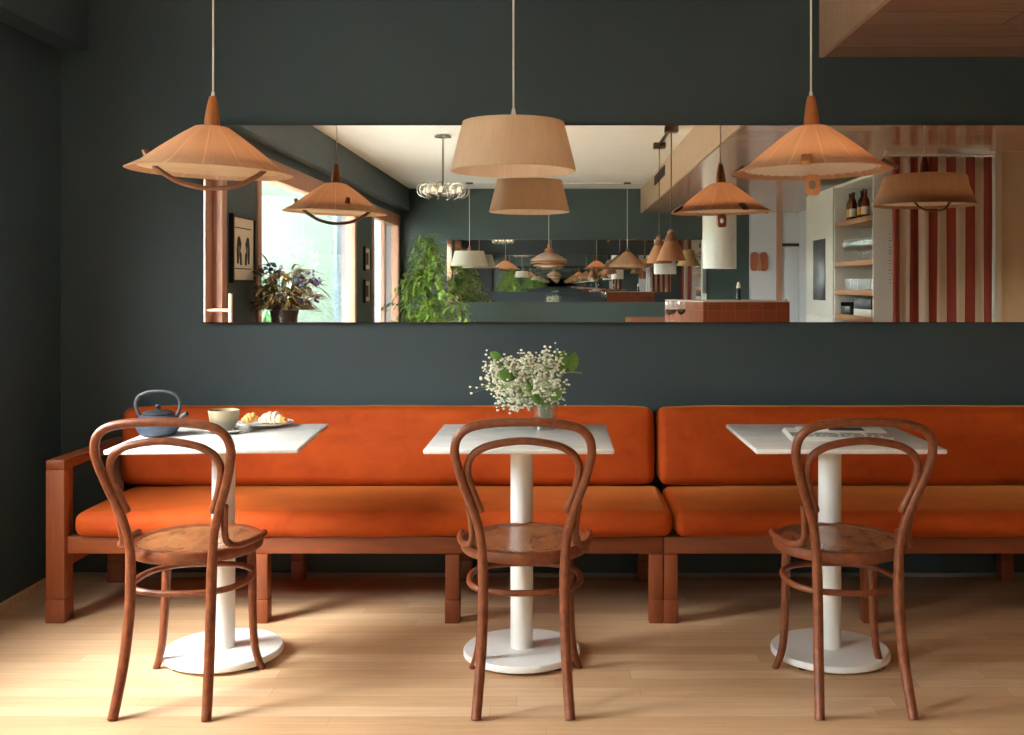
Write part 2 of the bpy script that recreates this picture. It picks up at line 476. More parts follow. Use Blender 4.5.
def mat_cup():
    t = NT('stoneware'); b = t.bsdf(Roughness=0.35)
    tc = t.n('ShaderNodeTexCoord'); sp = t.n('ShaderNodeSeparateXYZ'); t.l(tc.outputs['Object'], sp.inputs[0])
    n = t.noise(t.coords('Object'), 30, 3); 
    m = t.n('ShaderNodeMath', operation='MULTIPLY_ADD'); t.l(n, m.inputs[0]); m.inputs[1].default_value = 0.012; t.l(sp.outputs[2], m.inputs[2])
    r = t.ramp([(0.0, lin('#635d4f')), (0.040, lin('#6a6252')), (0.052, lin('#877a62')), (0.075, lin('#9a8a6e'))], m.outputs[0])
    t.l(r.outputs[0], b.inputs['Base Color']); return t.m
M['cup'] = mat_cup()
def mat_pastry():
    t = NT('baked_pastry'); b = t.bsdf(Roughness=0.5)
    n = t.noise(t.coords('Object', (1, 1, 1)), 55, 5, 0.7)
    r = t.ramp([(0.3, lin('#b5742e')), (0.5, lin('#d79d52')), (0.7, lin('#efcf95'))], n)
    t.l(r.outputs[0], b.inputs['Base Color']); t.bump(n, b, 0.5, 0.004); return t.m
M['pastry'] = mat_pastry()
def mat_emit(name, hexc, s):
    t = NT(name); e = t.n('ShaderNodeEmission'); e.inputs[0].default_value = lin(hexc); e.inputs[1].default_value = s
    t.l(e.outputs[0], t.out.inputs[0]); return t.m
M['lamp_glow'] = mat_emit('downlight_lens', '#ffd9a0', 6)
M['bulb_glow'] = mat_emit('bulb', '#ffd2a0', 2.0)

# ------------------------------------------------------------------ the setting
XL, YF, ZC = -2.17, -10.03, 2.60        # left wall, far wall, ceiling
XS, ZS = 1.14, 2.265                    # soffit edge and underside
XR = 4.6
struct(MB().box(XL-0.2, XR+0.2, YF-0.2, 0.2, -0.15, 0).build('floor', M['floor'], smooth=0))
struct(MB().box(XL-0.2, XR+0.2, YF-0.2, 0.2, ZC, ZC+0.2).build('ceiling', M['ceiling'], smooth=0))
struct(MB().box(XL-0.2, XR+0.2, 0.0, 0.2, 0, ZC).build('wall_back', M['wall'], smooth=0))
# left wall with openings (y from the back wall into the room)
DO = (0.95, 2.34, 0.0, 2.24)
W1 = (3.05, 6.77, 0.30, 2.22)
W2 = (7.76, 9.83, 0.30, 2.22)
mb = MB()
y = 0.0
for (a, b_, z0, z1) in (DO, W1, W2):
    mb.box(XL-0.2, XL, -a, -y, 0, ZC)
    if z0 > 0: mb.box(XL-0.2, XL, -b_, -a, 0, z0)
    mb.box(XL-0.2, XL, -b_, -a, z1, ZC)
    y = b_
mb.box(XL-0.2, XL, YF, -y, 0, ZC)
struct(mb.build('wall_left', M['wall'], smooth=0))
struct(MB().box(XL-0.2, 2.64, YF-0.2, YF, 0, ZC).build('wall_front', M['wall_far'], smooth=0))
struct(MB().box(2.64, 3.5, YF-0.2, YF+0.12, 0, ZS).build('wall_passage', M['white_wall'], smooth=0))
struct(MB().box(XR, XR+0.2, -3.29, 0.0, 0, ZC).build('wall_right', M['beige_wall'], smooth=0))
struct(MB().box(3.285, XR+0.2, -3.41, -3.29, 0, ZS).build('wall_partition', M['beige_wall'], smooth=0))
struct(MB().box(3.24, 3.285, -3.43, -3.27, 0, ZS).build('trim_1', M['white_cab'], smooth=0))
struct(MB().box(3.30, 3.5, YF, -3.43, 0, ZS).build('wall_service', M['white_wall'], smooth=0))
# dropped soffit: fascia board + planked underside
sof = struct(MB().box(XS+0.02, XR, YF, 0.0, ZS, ZC-0.002).build('ceiling_soffit', M['soffit'], smooth=0))
fas = MB().box(XS, XS+0.02, YF, 0.0, ZS-0.002, ZC-0.002).build('fascia', M['fascia'], sof, smooth=0)
vg = MB().box(XS-0.006, XS, -7.9, -6.7, 2.44, 2.55)
vg.build('vent_opening', M['duct_dark'], sof, smooth=0)
# beam over the windows
struct(MB().box(XL, -2.05, YF, 0.0, 2.296, ZC-0.002).build('ceiling_beam', M['wall'], smooth=0))
struct(MB().box(XL, XL+0.014, -0.95, 0.0, 0, 0.032).build('baseboard_left', M['floor'], smooth=0))
struct(MB().box(XL+0.014, XR, -0.012, 0.0, 0, 0.016).build('baseboard_back', plain('grey_skirting', '#8a8c86', 0.5), smooth=0))

def opening(name, o, mull=(), handle=False, xoff=-0.05):
    a, b_, z0, z1 = o
    fw, x0, x1 = 0.10, (XL-0.14 if z0 == 0 else XL-0.085), XL+0.012
    f = MB()
    f.box(x0, x1, -a-fw, -a, z0, z1, 0.004); f.box(x0, x1, -b_, -b_+fw, z0, z1, 0.004)
    f.box(x0, x1, -b_+fw, -a-fw, z1-0.15, z1, 0.004)
    if z0 > 0: f.box(x0, x1+0.03, -b_+fw, -a-fw, z0, z0+0.06, 0.004)
    for m in mull: f.box(x0+0.02, x1-0.02, -m-0.035, -m+0.035, z0+0.05, z1-0.15, 0.004)
    fr = struct(f.build(name, M['window_wood']))
    if z0 > 0:   # plastered reveal outside the wooden frame
        ln = MB().box(XL-0.199, x0-0.001, -b_+0.001, -b_+0.02, z0, z1).box(XL-0.199, x0-0.001, -a-0.02, -a-0.001, z0, z1)
        ln.build('lining', M['annex'], fr, smooth=0)
    return fr, (a+fw, b_-fw, z0+0.06*(z0 > 0), z1-0.15)
fr, q = opening('window_1', W1)
MB().box(XL-0.065, XL-0.059, -q[1], -q[0], q[2], q[3]).build('pane', M['pane'], fr, smooth=0)
fr, q = opening('window_2', W2, (8.75,))
MB().box(XL-0.075, XL-0.069, -8.715, -q[0], q[2], q[3]).build('pane', M['pane'], fr, smooth=0)
MB().box(XL-0.075, XL-0.069, -q[1], -8.785, q[2], q[3]).build('pane', M['pane'], fr, smooth=0)
fr, q = opening('door_1', DO)
a, b_, z0, z1 = q
leaf = MB()
st = 0.14
leaf.box(XL-0.09, XL-0.05, -a-st+0.004, -a-0.004, 0.01, z1-0.004, 0.003).box(XL-0.09, XL-0.05, -b_+0.004, -b_+st, 0.01, z1-0.004, 0.003)
leaf.box(XL-0.09, XL-0.05, -b_+st, -a-st, 0.01, 0.24, 0.003).box(XL-0.08, XL-0.06, -b_+st, -a-st, 0.24, 0.62, 0.003).box(XL-0.09, XL-0.05, -b_+st, -a-st, 0.62, 0.70, 0.003).box(XL-0.09, XL-0.05, -b_+st, -a-st, z1-0.12, z1-0.004, 0.003)
lf = leaf.build('door_leaf', M['window_wood'], fr)
MB().box(XL-0.073, XL-0.067, -b_+st, -a-st, 0.70, z1-0.12).build('pane', M['pane'], lf, smooth=0)
h = MB().tube([(XL+0.10, -2.13, 0.62), (XL+0.10, -2.13, 1.215)], 0.014, 12)
h.tube([(XL-0.05, -2.13, 1.11), (XL+0.10, -2.13, 1.11)], 0.011, 10).tube([(XL-0.05, -2.13, 0.72), (XL+0.10, -2.13, 0.72)], 0.011, 10)
h.build('door_handle', M['window_wood'], lf)
# passage door on the white wall
d2 = MB().box(2.99, 3.065, YF+0.12, YF+0.145, 0, ZS)
d2 = struct(d2.build('door_2', M['window_wood'], smooth=0))
MB().box(3.067, 3.30, YF+0.12, YF+0.14, 1.80, 1.84).build('header', M['brass_dark'], d2, smooth=0)
MB().box(3.10, 3.295, YF+0.12, YF+0.14, 0.01, 1.79, 0.003).build('door_leaf', M['white_wall'], d2)
MB().box(3.112, 3.122, YF+0.14, YF+0.17, 0.95, 1.08, 0.003).build('door_handle', M['steel'], d2)

# outside: court walls, plus two unseen slabs added to cut the daylight
struct(MB().box(-12, XL-0.2, -20, 6, -0.3, -0.05).build('ground', M['outside_ground'], smooth=0))
struct(MB().box(-12, XL-0.2, -17.6, -17.3, -0.05, 5.2).build('wall_courtyard', M['outside'], smooth=0))
struct(MB().box(-8.3, -8.0, -17.3, 6, -0.05, 2.4).build('wall_boundary', M['outside'], smooth=0))
struct(MB().box(-3.6, XL-0.2, -17.3, -12.4, -0.05, 4.6).build('wall_annex', M['annex'], smooth=0))

struct(MB().box(-8.0, -3.6, -17.3, -13.5, 4.6, 4.75).build('court_light_blocker', M['outside'], smooth=0))  # unseen slab added overhead to dim the end wall
struct(MB().box(-6.6, XL-0.2, -11.4, -4.9, 2.62, 2.74).build('window_light_blocker', M['outside'], smooth=0))  # unseen slab added to keep sky light off the windows

# ------------------------------------------------------------------ banquette sofas
def make_leg(parent, x0, x1, y0, y1, z1):
    l = MB().box(x0, x1, y0, y1, 0.09, z1, 0.003).build('leg', M['sofa_wood'], parent)
    MB().box(x0-0.0015, x1+0.0015, y0-0.0015, y1+0.0015, 0.0, 0.089, 0.004).build('foot_block', M['sofa_wood'], l)
    return l

def sofa(label, X0, X1, legs, left_arm, sx0, sx1, bx0, bx1):
    t = thing('banquette_sofa', ((X0+X1)/2, -0.3, 0), label, 'sofa', 'orange velvet banquette sofas along the wall')
    ox, oy = (X0+X1)/2, -0.3
    def P(mbx, name, mat, par=t):
        bmesh.ops.translate(mbx.bm, vec=(-ox, -oy, 0), verts=mbx.bm.verts); return mbx.build(name, mat, par)
    xs0 = X0 + (0.072 if left_arm else 0.0)
    f = MB()
    f.box(xs0, X1, -0.632, -0.582, 0.258, 0.322, 0.003)
    f.box(xs0, X1, -0.080, -0.038, 0.258, 0.322, 0.003)
    n = max(2, int((X1-xs0)/0.75)+1)
    for i in range(n):
        x = xs0 + (X1-xs0-0.05)*i/(n-1)
        f.box(x, x+0.05, -0.582, -0.08, 0.262, 0.318, 0.002)
    P(f, 'frame', M['sofa_wood_x'])
    for (lx0, lx1) in legs:
        for (y0, y1) in ((-0.648, -0.590), (-0.085, -0.030)):
            l = MB().box(lx0, lx1, y0, y1, 0.09, 0.258, 0.003)
            l = P(l, 'leg', M['sofa_wood'])
            fb = MB().box(lx0-0.0015, lx1+0.0015, y0-0.0015, y1+0.0015, 0.0, 0.0895, 0.004)
            P(fb, 'foot_block', M['sofa_wood'], l)
    if left_arm:
        for (y0, y1, zt) in ((-0.648, -0.573, 0.575), (-0.105, -0.03, 0.575)):
            l = P(MB().box(X0, X0+0.070, y0, y1, 0.09, zt, 0.003), 'leg', M['sofa_wood'])
            P(MB().box(X0-0.0015, X0+0.0715, y0-0.0015, y1+0.0015, 0.0, 0.0895, 0.004), 'foot_block', M['sofa_wood'], l)
        P(MB().box(X0, X0+0.070, -0.648, -0.02, 0.575, 0.613, 0.004), 'armrest', M['sofa_wood_y'])
        P(MB().box(X0+0.01, X0+0.06, -0.573, -0.105, 0.20, 0.262, 0.003), 'side_rail', M['sofa_wood_y'])
    sc = MB(); soft_box(sc, sx0, sx1, -0.662, -0.10, 0.324, 0.418, 0.036, (0.006, 0.010, 0.012), 60, 12, 6, 0.0012)
    P(sc, 'seat_cushion', M['velvet'])
    Mt = Matrix.Translation((0, -0.03, 0.43)) @ Matrix.Rotation(math.radians(-4), 4, 'X') @ Matrix.Translation((0, 0.03, -0.43))
    bc = MB(); soft_box(bc, bx0, bx1, -0.20, -0.04, 0.424, 0.742, 0.034, (0.004, 0.014, 0.008), 60, 6, 10, 0.0012, Mt)
    P(bc, 'back_cushion', M['velvet'])
    P(MB().box(bx0+0.03, bx1-0.03, -0.032, -0.008, 0.33, 0.72, 0.003), 'back_rail', M['sofa_wood_x'])
    return t
sofa('long orange velvet banquette sofa with squared wooden armrest at its left end', -1.922, 0.395,
     [(-1.142, -1.090), (-0.423, -0.371), (0.343, 0.395)], True, -1.815, 0.431, -1.832, 0.403)
sofa('orange velvet banquette sofa butted against the armrest sofa, behind the newspaper table', 0.398, 2.75,
     [(0.398, 0.450), (1.148, 1.200), (1.90, 1.952), (2.698, 2.75)], False, 0.441, 2.75, 0.424, 2.74)

# ------------------------------------------------------------------ tables
def table(x, yc, label, rz=0):
    t = thing('dining_table', (x, yc, 0), label, 'table', 'square marble pedestal tables', rz)
    MB().box(-0.303, 0.303, -0.303, 0.303, 0.734, 0.750, 0.005, 3).build('table_top', M['marble'], t)
    MB().lathe([(0, 0.034), (0.0385, 0.034), (0.0385, 0.722), (0, 0.722)], 40, (0, -0.03, 0)).build('column', M['white_metal'], t)
    MB().lathe([(0, 0.010), (0.193, 0.010), (0.199, 0.014), (0.199, 0.027), (0.194, 0.033), (0.05, 0.034), (0, 0.034)], 64, (0, -0.03, 0)).build('base_plate', M['white_metal'], t)
    MB().box(-0.13, 0.13, -0.13, 0.13, 0.722, 0.734, 0.002).build('mounting_plate', M['white_metal'], t)
    for k in range(4):
        a = PI/4 + k*PI/2
        MB().lathe([(0, 0), (0.014, 0), (0.014, 0.010), (0, 0.010)], 14, (0.17*math.cos(a), 0.17*math.sin(a)-0.03, 0)).build('glide', M['black'], t)
    for sx in (-1, 1):
        MB().lathe([(0, 0.727), (0.006, 0.727), (0.006, 0.734), (0, 0.734)], 10, (sx*0.22, -0.24, 0)).build('screw', M['black'], t)
    return t
table(-1.146, -0.965, 'square marble pedestal table carrying the teapot, cup and pastry plate', math.radians(3.2))
table(-0.124, -0.965, 'square marble pedestal table carrying the jar of small white flowers')
table(0.930, -0.965, 'square marble pedestal table carrying the folded newspaper')

# ------------------------------------------------------------------ bentwood chairs
OUT = [(0.125, 0.475, -0.2102), (0.134, 0.54, -0.2188), (0.153, 0.607, -0.2318), (0.179, 0.684, -0.2512), (0.197, 0.752, -0.2695),
       (0.2015, 0.794, -0.2781), (0.190, 0.833, -0.2867), (0.156, 0.860, -0.2932), (0.090, 0.8735, -0.2965), (0, 0.877, -0.2975)]
INN = [(0.127, 0.592, -0.2210), (0.152, 0.66, -0.2372), (0.165, 0.718, -0.2544), (0.160, 0.756, -0.2641), (0.137, 0.785, -0.2717), (0.090, 0.806, -0.2770), (0, 0.818, -0.2792)]
def mirrored(pts):
    pts = [(x, 0.475+(z-0.475)*0.982, y) for x, z, y in pts]
    return [(-x, y_, z_) for (x, z_, y_) in pts] + [(x, y_, z_) for (x, z_, y_) in reversed(pts[:-1])]
def chair(x, yc, label, rz=0):
    t = thing('bentwood_chair', (x, yc, 0), label, 'chair', 'bentwood cafe chairs', rz)
    # seat: rounded panel inside a bent rim
    rim = MB()
    rim.lathe([(0.176, 0.427), (0.199, 0.427), (0.205, 0.433), (0.207, 0.447), (0.204, 0.460), (0.197, 0.4645), (0.186, 0.463), (0.178, 0.458)], 72, (0, 0, 0), 1, 1.02, closed=True)
    sr = rim.build('seat_rim', M['bentwood'], t)
    MB().lathe([(0, 0.440), (0.178, 0.440), (0.178, 0.457), (0.165, 0.4575), (0.10, 0.453), (0, 0.452)], 64, (0, 0, 0), 1, 1.02).build('seat', M['seat'], t)
    P = spline(mirrored(OUT), 8)
    MB().tube(P, 0.0136, 14).build('back_hoop', M['bentwood'], t)
    P = spline(mirrored(INN), 8); n = len(P)
    MB().tube(P, [0.0117*(0.75 if i in (0, n-1) else 1) for i in range(n)], 12).build('inner_hoop', M['bentwood'], t)
    for s in (-1, 1):
        P = spline([(s*0.125, -0.210, 0.4752), (s*0.1225, -0.212, 0.40), (s*0.122, -0.219, 0.30), (s*0.127, -0.246, 0.16), (s*0.134, -0.282, 0.05), (s*0.138, -0.302, 0.0)], 6)
        n = len(P)
        MB().tube(P, [0.0136 + 0.0022*min(1, i/6) - 0.002*max(0, (i-n*0.55)/n) for i in range(n)], 12).build('leg', M['bentwood'], t)
        P = spline([(s*0.138, 0.118, 0.430), (s*0.142, 0.118, 0.34), (s*0.146, 0.112, 0.20), (s*0.153, 0.108, 0.09), (s*0.166, 0.112, 0.03), (s*0.178, 0.118, 0.0)], 6)
        n = len(P)
        MB().tube(P, [0.0155 - 0.004*i/(n-1) for i in range(n)], 12).build('leg', M['bentwood'], t)
        P = spline([(s*0.167, -0.222, 0.612), (s*0.160, -0.208, 0.575), (s*0.156, -0.194, 0.52), (s*0.161, -0.178, 0.489), (s*0.181, -0.147, 0.4755), (s*0.198, -0.09, 0.473), (s*0.207, -0.02, 0.471), (s*0.205, 0.05, 0.469)], 6)
        n = len(P)
        MB().tube(P, [0.0106*(0.8 if i in (0, n-1) else 1) for i in range(n)], 10).build('brace', M['bentwood'], t)
    ring = []
    for k in range(64):
        a = 2*PI*k/64; ca, sa = math.cos(a), math.sin(a); e = 2/2.5
        ring.append((0.176*math.copysign(abs(ca)**e, ca), -0.02 + 0.172*math.copysign(abs(sa)**e, sa), 0.338))
    MB().tube(ring, 0.0100, 10, closed=True).build('stretcher_ring', M['bentwood'], t)
    return t
chair(-1.157, -1.228, 'bentwood cafe chair pulled up to the teapot table beside the armrest', math.radians(-1.0))
chair(-0.105, -1.224, 'bentwood cafe chair pulled up to the table with white flowers', math.radians(0.6))
chair(0.899, -1.222, 'bentwood cafe chair pulled up to the newspaper table', math.radians(0.6))

# ------------------------------------------------------------------ mirrors
def mirror(x0, x1, y0, y1, z0, z1, front, label):
    t = thing('wall_mirror', ((x0+x1)/2, (y0+y1)/2, z0), label, 'mirror', 'long frameless wall mirrors')
    cx, cy = (x0+x1)/2, (y0+y1)/2
    d = y1-y0
    MB().box(x0-cx+0.03, x1-cx-0.03, -d/2, d/2, 0.03, z1-z0-0.03).build('backing_board', M['black'], t, smooth=0)
    yy = -d/2-0.006 if front < 0 else d/2
    MB().box(x0-cx, x1-cx, yy, yy+0.006, 0, z1-z0, 0.0015, 1).build('glass', M['mirror'], t, smooth=0)
    return t
mirror(-1.5375, 2.62, -0.026, 0.0, 1.1076, 1.963, -1, 'long frameless mirror on the dark wall above the orange sofas')
mirror(-1.53, 2.05, YF, YF+0.026, 1.035, 1.895, 1, 'smaller mirror on the opposite wall, seen inside the big mirror')

# ------------------------------------------------------------------ pendant lamps
def cord(t, z0, ztop, z_base):
    MB().tube([(0, 0, z0-z_base), (0, 0, ztop-0.02-z_base)], 0.0032, 8).build('cord', M['cord'], t)
    MB().lathe([(0, 0), (0.045, 0), (0.05, 0.004), (0.05, 0.0195), (0, 0.0195)], 28, (0, 0, ztop-0.0195-z_base)).build('canopy', M['brass_dark'], t)

def glow(t, z, e=0.8):
    L = bpy.data.lights.new('bulb_light', 'POINT'); L.energy = e; L.color = (1.0, 0.88, 0.74); L.shadow_soft_size = 0.05
    o = bpy.data.objects.new('bulb_light', L); COL.objects.link(o); o.parent = t; o.location = (0, 0.0, z)

def disc_glow(t, z, size, e=0.95):
    # upward disc light added inside the shade to brighten it evenly
    L = bpy.data.lights.new('shade_fill_light', 'AREA'); L.shape = 'DISK'; L.size = size; L.energy = e; L.color = (1.0, 0.92, 0.82)
    o = bpy.data.objects.new('shade_fill_light', L); COL.objects.link(o); o.parent = t; o.location = (0, 0, z); o.rotation_euler = (PI, 0, 0)

def shell(prof, th=0.003):
    """double-walled profile"""
    inner = [(max(r-th, 0.001), z-th*0.4) for r, z in reversed(prof)]
    return prof + inner

def hat_lamp(x, y, zr, label, style, ztop=ZC, tilt=(0, 0), rz=0):
    t = thing('pendant_lamp', (x, y, zr), label, 'lamp', 'pendant lamps above the tables', rz)
    # whole head can lean on its cord
    t.rotation_euler = (tilt[0], tilt[1], rz)
    q = 0.98 if style == 'arc' else 0.945
    prof = [(0.018, 0.158), (0.056, 0.153), (0.10, 0.125), (0.17, 0.074), (0.230, 0.026), (0.280, 0.0)]
    prof = [(r*q, z) for r, z in prof]
    MB().lathe(shell(prof), 84, closed=True).build('lamp_shade', M['raffia'], t)
    MB().lathe([(0, 0.152), (0.0265, 0.152), (0.025, 0.18), (0.019, 0.225), (0.0115, 0.257), (0, 0.259)], 28).build('neck', M['lamp_wood'], t)
    MB().lathe([(0, 0.258), (0.006, 0.258), (0.005, 0.272), (0, 0.273)], 14).build('cord_cap', M['white_metal'], t)
    df = MB().lathe([(0, 0.010), (0.236*q, 0.010), (0.238*q, 0.012), (0.236*q, 0.0135), (0, 0.0135)], 72)
    if style != 'arc':
        for k in range(36):
            df.box(-0.006, 0.006, -0.0018, 0.0018, -0.001, 0.0006, M=Matrix.Rotation(2*PI*k/36, 4, 'Z') @ Matrix.Translation((0, -0.212, 0.0098)))
        for f in df.bm.faces:
            c = f.calc_center_median()
            f.material_index = 1 if c.z < 0.0115 and len(f.verts) == 4 and 0.205 < math.hypot(c.x, c.y) < 0.218 else 0
    df = df.build('diffuser', [M['diffuser_warm' if style == 'arc' else 'diffuser'], M['lamp_wood']], t)
    disc_glow(t, 0.017, 0.40*q)
    MB().ball((0, 0, 0.085), 0.03, 16).build('bulb', M['shade_white'], t)
    MB().tube([(0, 0, 0.10), (0, 0, 0.15)], 0.015, 12).build('lamp_holder', M['black'], t)
    if style == 'arc':
        P = spline([(-0.178, -0.04, 0.012), (-0.15, -0.04, -0.008), (-0.09, -0.03, -0.040), (0, -0.02, -0.056), (0.09, -0.01, -0.044), (0.155, 0.0, -0.010), (0.185, 0.0, 0.014)], 8)
        MB().tube(P, 0.0085, 12, flat=(1.0, 0.8), up=(0, 0, 1)).build('handle', M['lamp_wood_dark'], t)
        for (px, py) in ((-0.205, -0.02), (0.10, 0.18)):
            r = math.hypot(px, py); zz = 0.029 + (0.235-r)/0.065*0.045
            a = math.atan2(py, px)
            MB().tube([(px, py, zz-0.006), (px+0.012*math.cos(a), py+0.012*math.sin(a), zz+0.018)], [0.014, 0.011], 12).build('peg', M['lamp_wood_dark'], t)
    else:
        for k in range(4):
            a = -PI/2 + k*PI/2
            R = Matrix.Rotation(a+PI/2, 4, 'Z')
            c = MB()
            Mt = R @ Matrix.Translation((0, -0.250, 0.014)) @ Matrix.Rotation(math.radians(32), 4, 'X')
            c.box(-0.016, 0.016, -0.028, 0.028, -0.006, 0.008, 0.003, M=Mt)
            c.build('rim_clip', M['lamp_wood'] if k == 0 else M['lamp_wood_dark'], t)
        # tab with a finger hole under the middle
        tb = MB(); seg = 28
        def outl(a):
            c_, s_ = math.cos(a), math.sin(a); e = 0.5
            return 0.025*math.copysign(abs(c_)**e, c_), 0.035*math.copysign(abs(s_)**e, s_)
        vs = []; 
        for k in range(seg):
            a = 2*PI*k/seg; ox, oz = outl(a)
            ix, iz = 0.0125*math.cos(a), 0.0145*math.sin(a)
            for (px, pz) in ((ox, oz), (ix, iz)):
                for yy in (-0.009, 0.009): vs.append((px, yy, pz-0.044))
        fs = []
        for k in range(seg):
            b0, b1 = 4*k, 4*((k+1) % seg)
            fs += [[b0, b1, b1+2, b0+2], [b0+1, b0+3, b1+3, b1+1], [b0, b0+1, b1+1, b1], [b0+2, b1+2, b1+3, b0+3]]
        tb.faces(vs, fs).build('finger_tab', M['lamp_wood'], t)
    # cord is always plumb: compensate the lean
    cz = (ztop-zr)
    inv = Matrix.Rotation(tilt[1], 3, 'Y').inverted() @ Matrix.Identity(3)
    top = t.rotation_euler.to_matrix().inverted() @ Vector((-(t.rotation_euler.to_matrix() @ Vector((0, 0, 0.27))).x*-1 , -(t.rotation_euler.to_matrix() @ Vector((0, 0, 0.27))).y*-1, cz-0.02))
    MB().tube([(0, 0, 0.268), top], 0.0032, 8).build('cord', M['cord'], t)
    cn_ = MB().lathe([(0, 0), (0.045, 0), (0.05, 0.004), (0.05, 0.0195), (0, 0.0195)], 28, M=Matrix.Translation(top) @ t.rotation_euler.to_matrix().inverted().to_4x4())
    cn_.build('canopy', M['brass_dark'], t)
    return t
YP = -1.03
hat_lamp(-1.178, YP, 1.652, 'wide raffia hat pendant lamp with curved wooden handle, above the teapot', 'arc', tilt=(0, math.radians(2.0)), rz=0)
hat_lamp(0.862, YP, 1.653, 'wide raffia hat pendant lamp with wooden finger tab, above the newspaper', 'tab', tilt=(0, math.radians(-1.0)), rz=math.radians(-18))

# drum lamp over the flowers
t = thing('pendant_lamp', (-0.151, YP, 1.656), 'pale tapered drum pendant lamp hanging above the white flowers', 'lamp', 'pendant lamps above the tables')
prof = [(0.172, 0.164), (0.213, 0.0)]
MB().lathe(shell(prof, 0.004), 96, closed=True).build('lamp_shade', M['raffia_pale'], t)
MB().lathe([(0, 0.156), (0.170, 0.156), (0.171, 0.158), (0.170, 0.161), (0, 0.161)], 72).build('top_disc', M['diffuser'], t)
MB().lathe([(0, 0.161), (0.012, 0.161), (0.010, 0.185), (0.005, 0.212), (0, 0.213)], 20).build('cord_cap', M['white_metal'], t)
glow(t, 0.075, 1.3)
MB().ball((0, 0, 0.085), 0.032, 18, sz=1.2).build('bulb', M['shade_white'], t)
MB().tube([(0, 0, 0.12), (0, 0, 0.157)], 0.017, 14).build('lamp_holder', M['brass_dark'], t)
cord(t, 1.656+0.212, ZC, 1.656)
# shallow drum lamp past the right edge of the photograph, seen in the mirror
t = thing('pendant_lamp', (1.935, YP, 1.69), 'shallow brown drum pendant lamp before the striped curtain in the mirror', 'lamp', 'pendant lamps above the tables')
disc_glow(t, 0.020, 0.42)
MB().ball((0, 0, 0.11), 0.028, 14).build('bulb', M['shade_white'], t)
MB().lathe(shell([(0.185, 0.158), (0.215, 0.150), (0.222, 0.105), (0.262, 0.0)], 0.004), 84, closed=True).build('lamp_shade', M['raffia_brown'], t)
MB().lathe([(0, 0.150), (0.184, 0.152), (0.184, 0.156), (0, 0.156)], 60).build('top_disc', M['raffia_brown'], t)
MB().lathe([(0, 0.014), (0.24, 0.014), (0.242, 0.016), (0.24, 0.018), (0, 0.018)], 60).build('diffuser', M['diffuser'], t)
MB().lathe([(0, 0.156), (0.026, 0.156), (0.022, 0.21), (0.013, 0.255), (0, 0.257)], 24).build('neck', M['lamp_wood_dark'], t)
P = spline([(-0.08, 0.08, 0.012), (-0.05, 0.09, -0.02), (0.0, 0.10, -0.035), (0.07, 0.10, -0.025), (0.11, 0.09, 0.03)], 8)
MB().tube(P, 0.010, 12, flat=(0.5, 1.1)).build('handle', M['lamp_wood_dark'], t)
cord(t, 1.69+0.255, ZS, 1.69)

# lamps over the far row, seen only in the mirror
YQ = -9.16
GF = 'pendant lamps along the opposite wall'
t = thing('pendant_lamp', (-1.15, YQ, 1.52), 'white drum pendant lamp beside the leafy tree by the opposite mirror', 'lamp', GF)
MB().lathe(shell([(0.19, 0.19), (0.245, 0.0)], 0.004), 60, closed=True).build('lamp_shade', M['shade_white'], t)
MB().lathe([(0, 0.18), (0.187, 0.18), (0.187, 0.185), (0, 0.185)], 48).build('top_disc', M['shade_white'], t)
MB().lathe([(0, 0.185), (0.022, 0.185), (0.012, 0.25), (0, 0.252)], 18).build('neck', M['lamp_wood'], t)
cord(t, 1.52+0.25, ZC, 1.52)
t = thing('pendant_lamp', (-0.12, YQ, 1.50), 'tiered three-ring wooden pendant lamp hanging before the opposite mirror', 'lamp', GF)
MB().lathe(shell([(0.05, 0.20), (0.13, 0.165), (0.232, 0.10), (0.235, 0.085)], 0.004), 60, closed=True).build('lamp_shade', M['raffia_pale'], t)
MB().lathe(shell([(0.14, 0.085), (0.235, 0.066), (0.235, 0.052)], 0.004), 60, closed=True).build('ring', M['lamp_wood'], t)
MB().lathe(shell([(0.10, 0.052), (0.20, 0.03), (0.20, 0.016)], 0.004), 60, closed=True).build('ring', M['raffia_pale'], t)
MB().lathe([(0, 0.0), (0.10, 0.0), (0.10, 0.05), (0.05, 0.20), (0, 0.20)], 40).build('core', M['diffuser'], t)
MB().lathe([(0, 0.20), (0.055, 0.20), (0.05, 0.235), (0.02, 0.25), (0.013, 0.30), (0, 0.302)], 24).build('neck', M['lamp_wood'], t)
cord(t, 1.50+0.30, ZC, 1.50)
t = thing('pendant_lamp', (0.90, YQ, 1.50), 'cone pendant lamp of warm raffia above the tiled bar end', 'lamp', GF)
MB().lathe(shell([(0.04, 0.20), (0.24, 0.03), (0.245, 0.0)], 0.004), 60, closed=True).build('lamp_shade', M['raffia'], t)
MB().lathe([(0, 0.01), (0.20, 0.01), (0.20, 0.014), (0, 0.014)], 40).build('diffuser', M['diffuser'], t)
MB().lathe([(0, 0.19), (0.035, 0.19), (0.012, 0.26), (0, 0.262)], 18).build('neck', M['lamp_wood_dark'], t)
cord(t, 1.50+0.26, ZC, 1.50)
tr = MB().box(-1.5, 1.1, YQ-0.012, YQ+0.012, ZC-0.016, ZC-0.001).build('ceiling_track', M['white_cab'], smooth=0)
tag(tr, 'thin white ceiling track carrying the lamps of the opposite wall', 'lamp track')
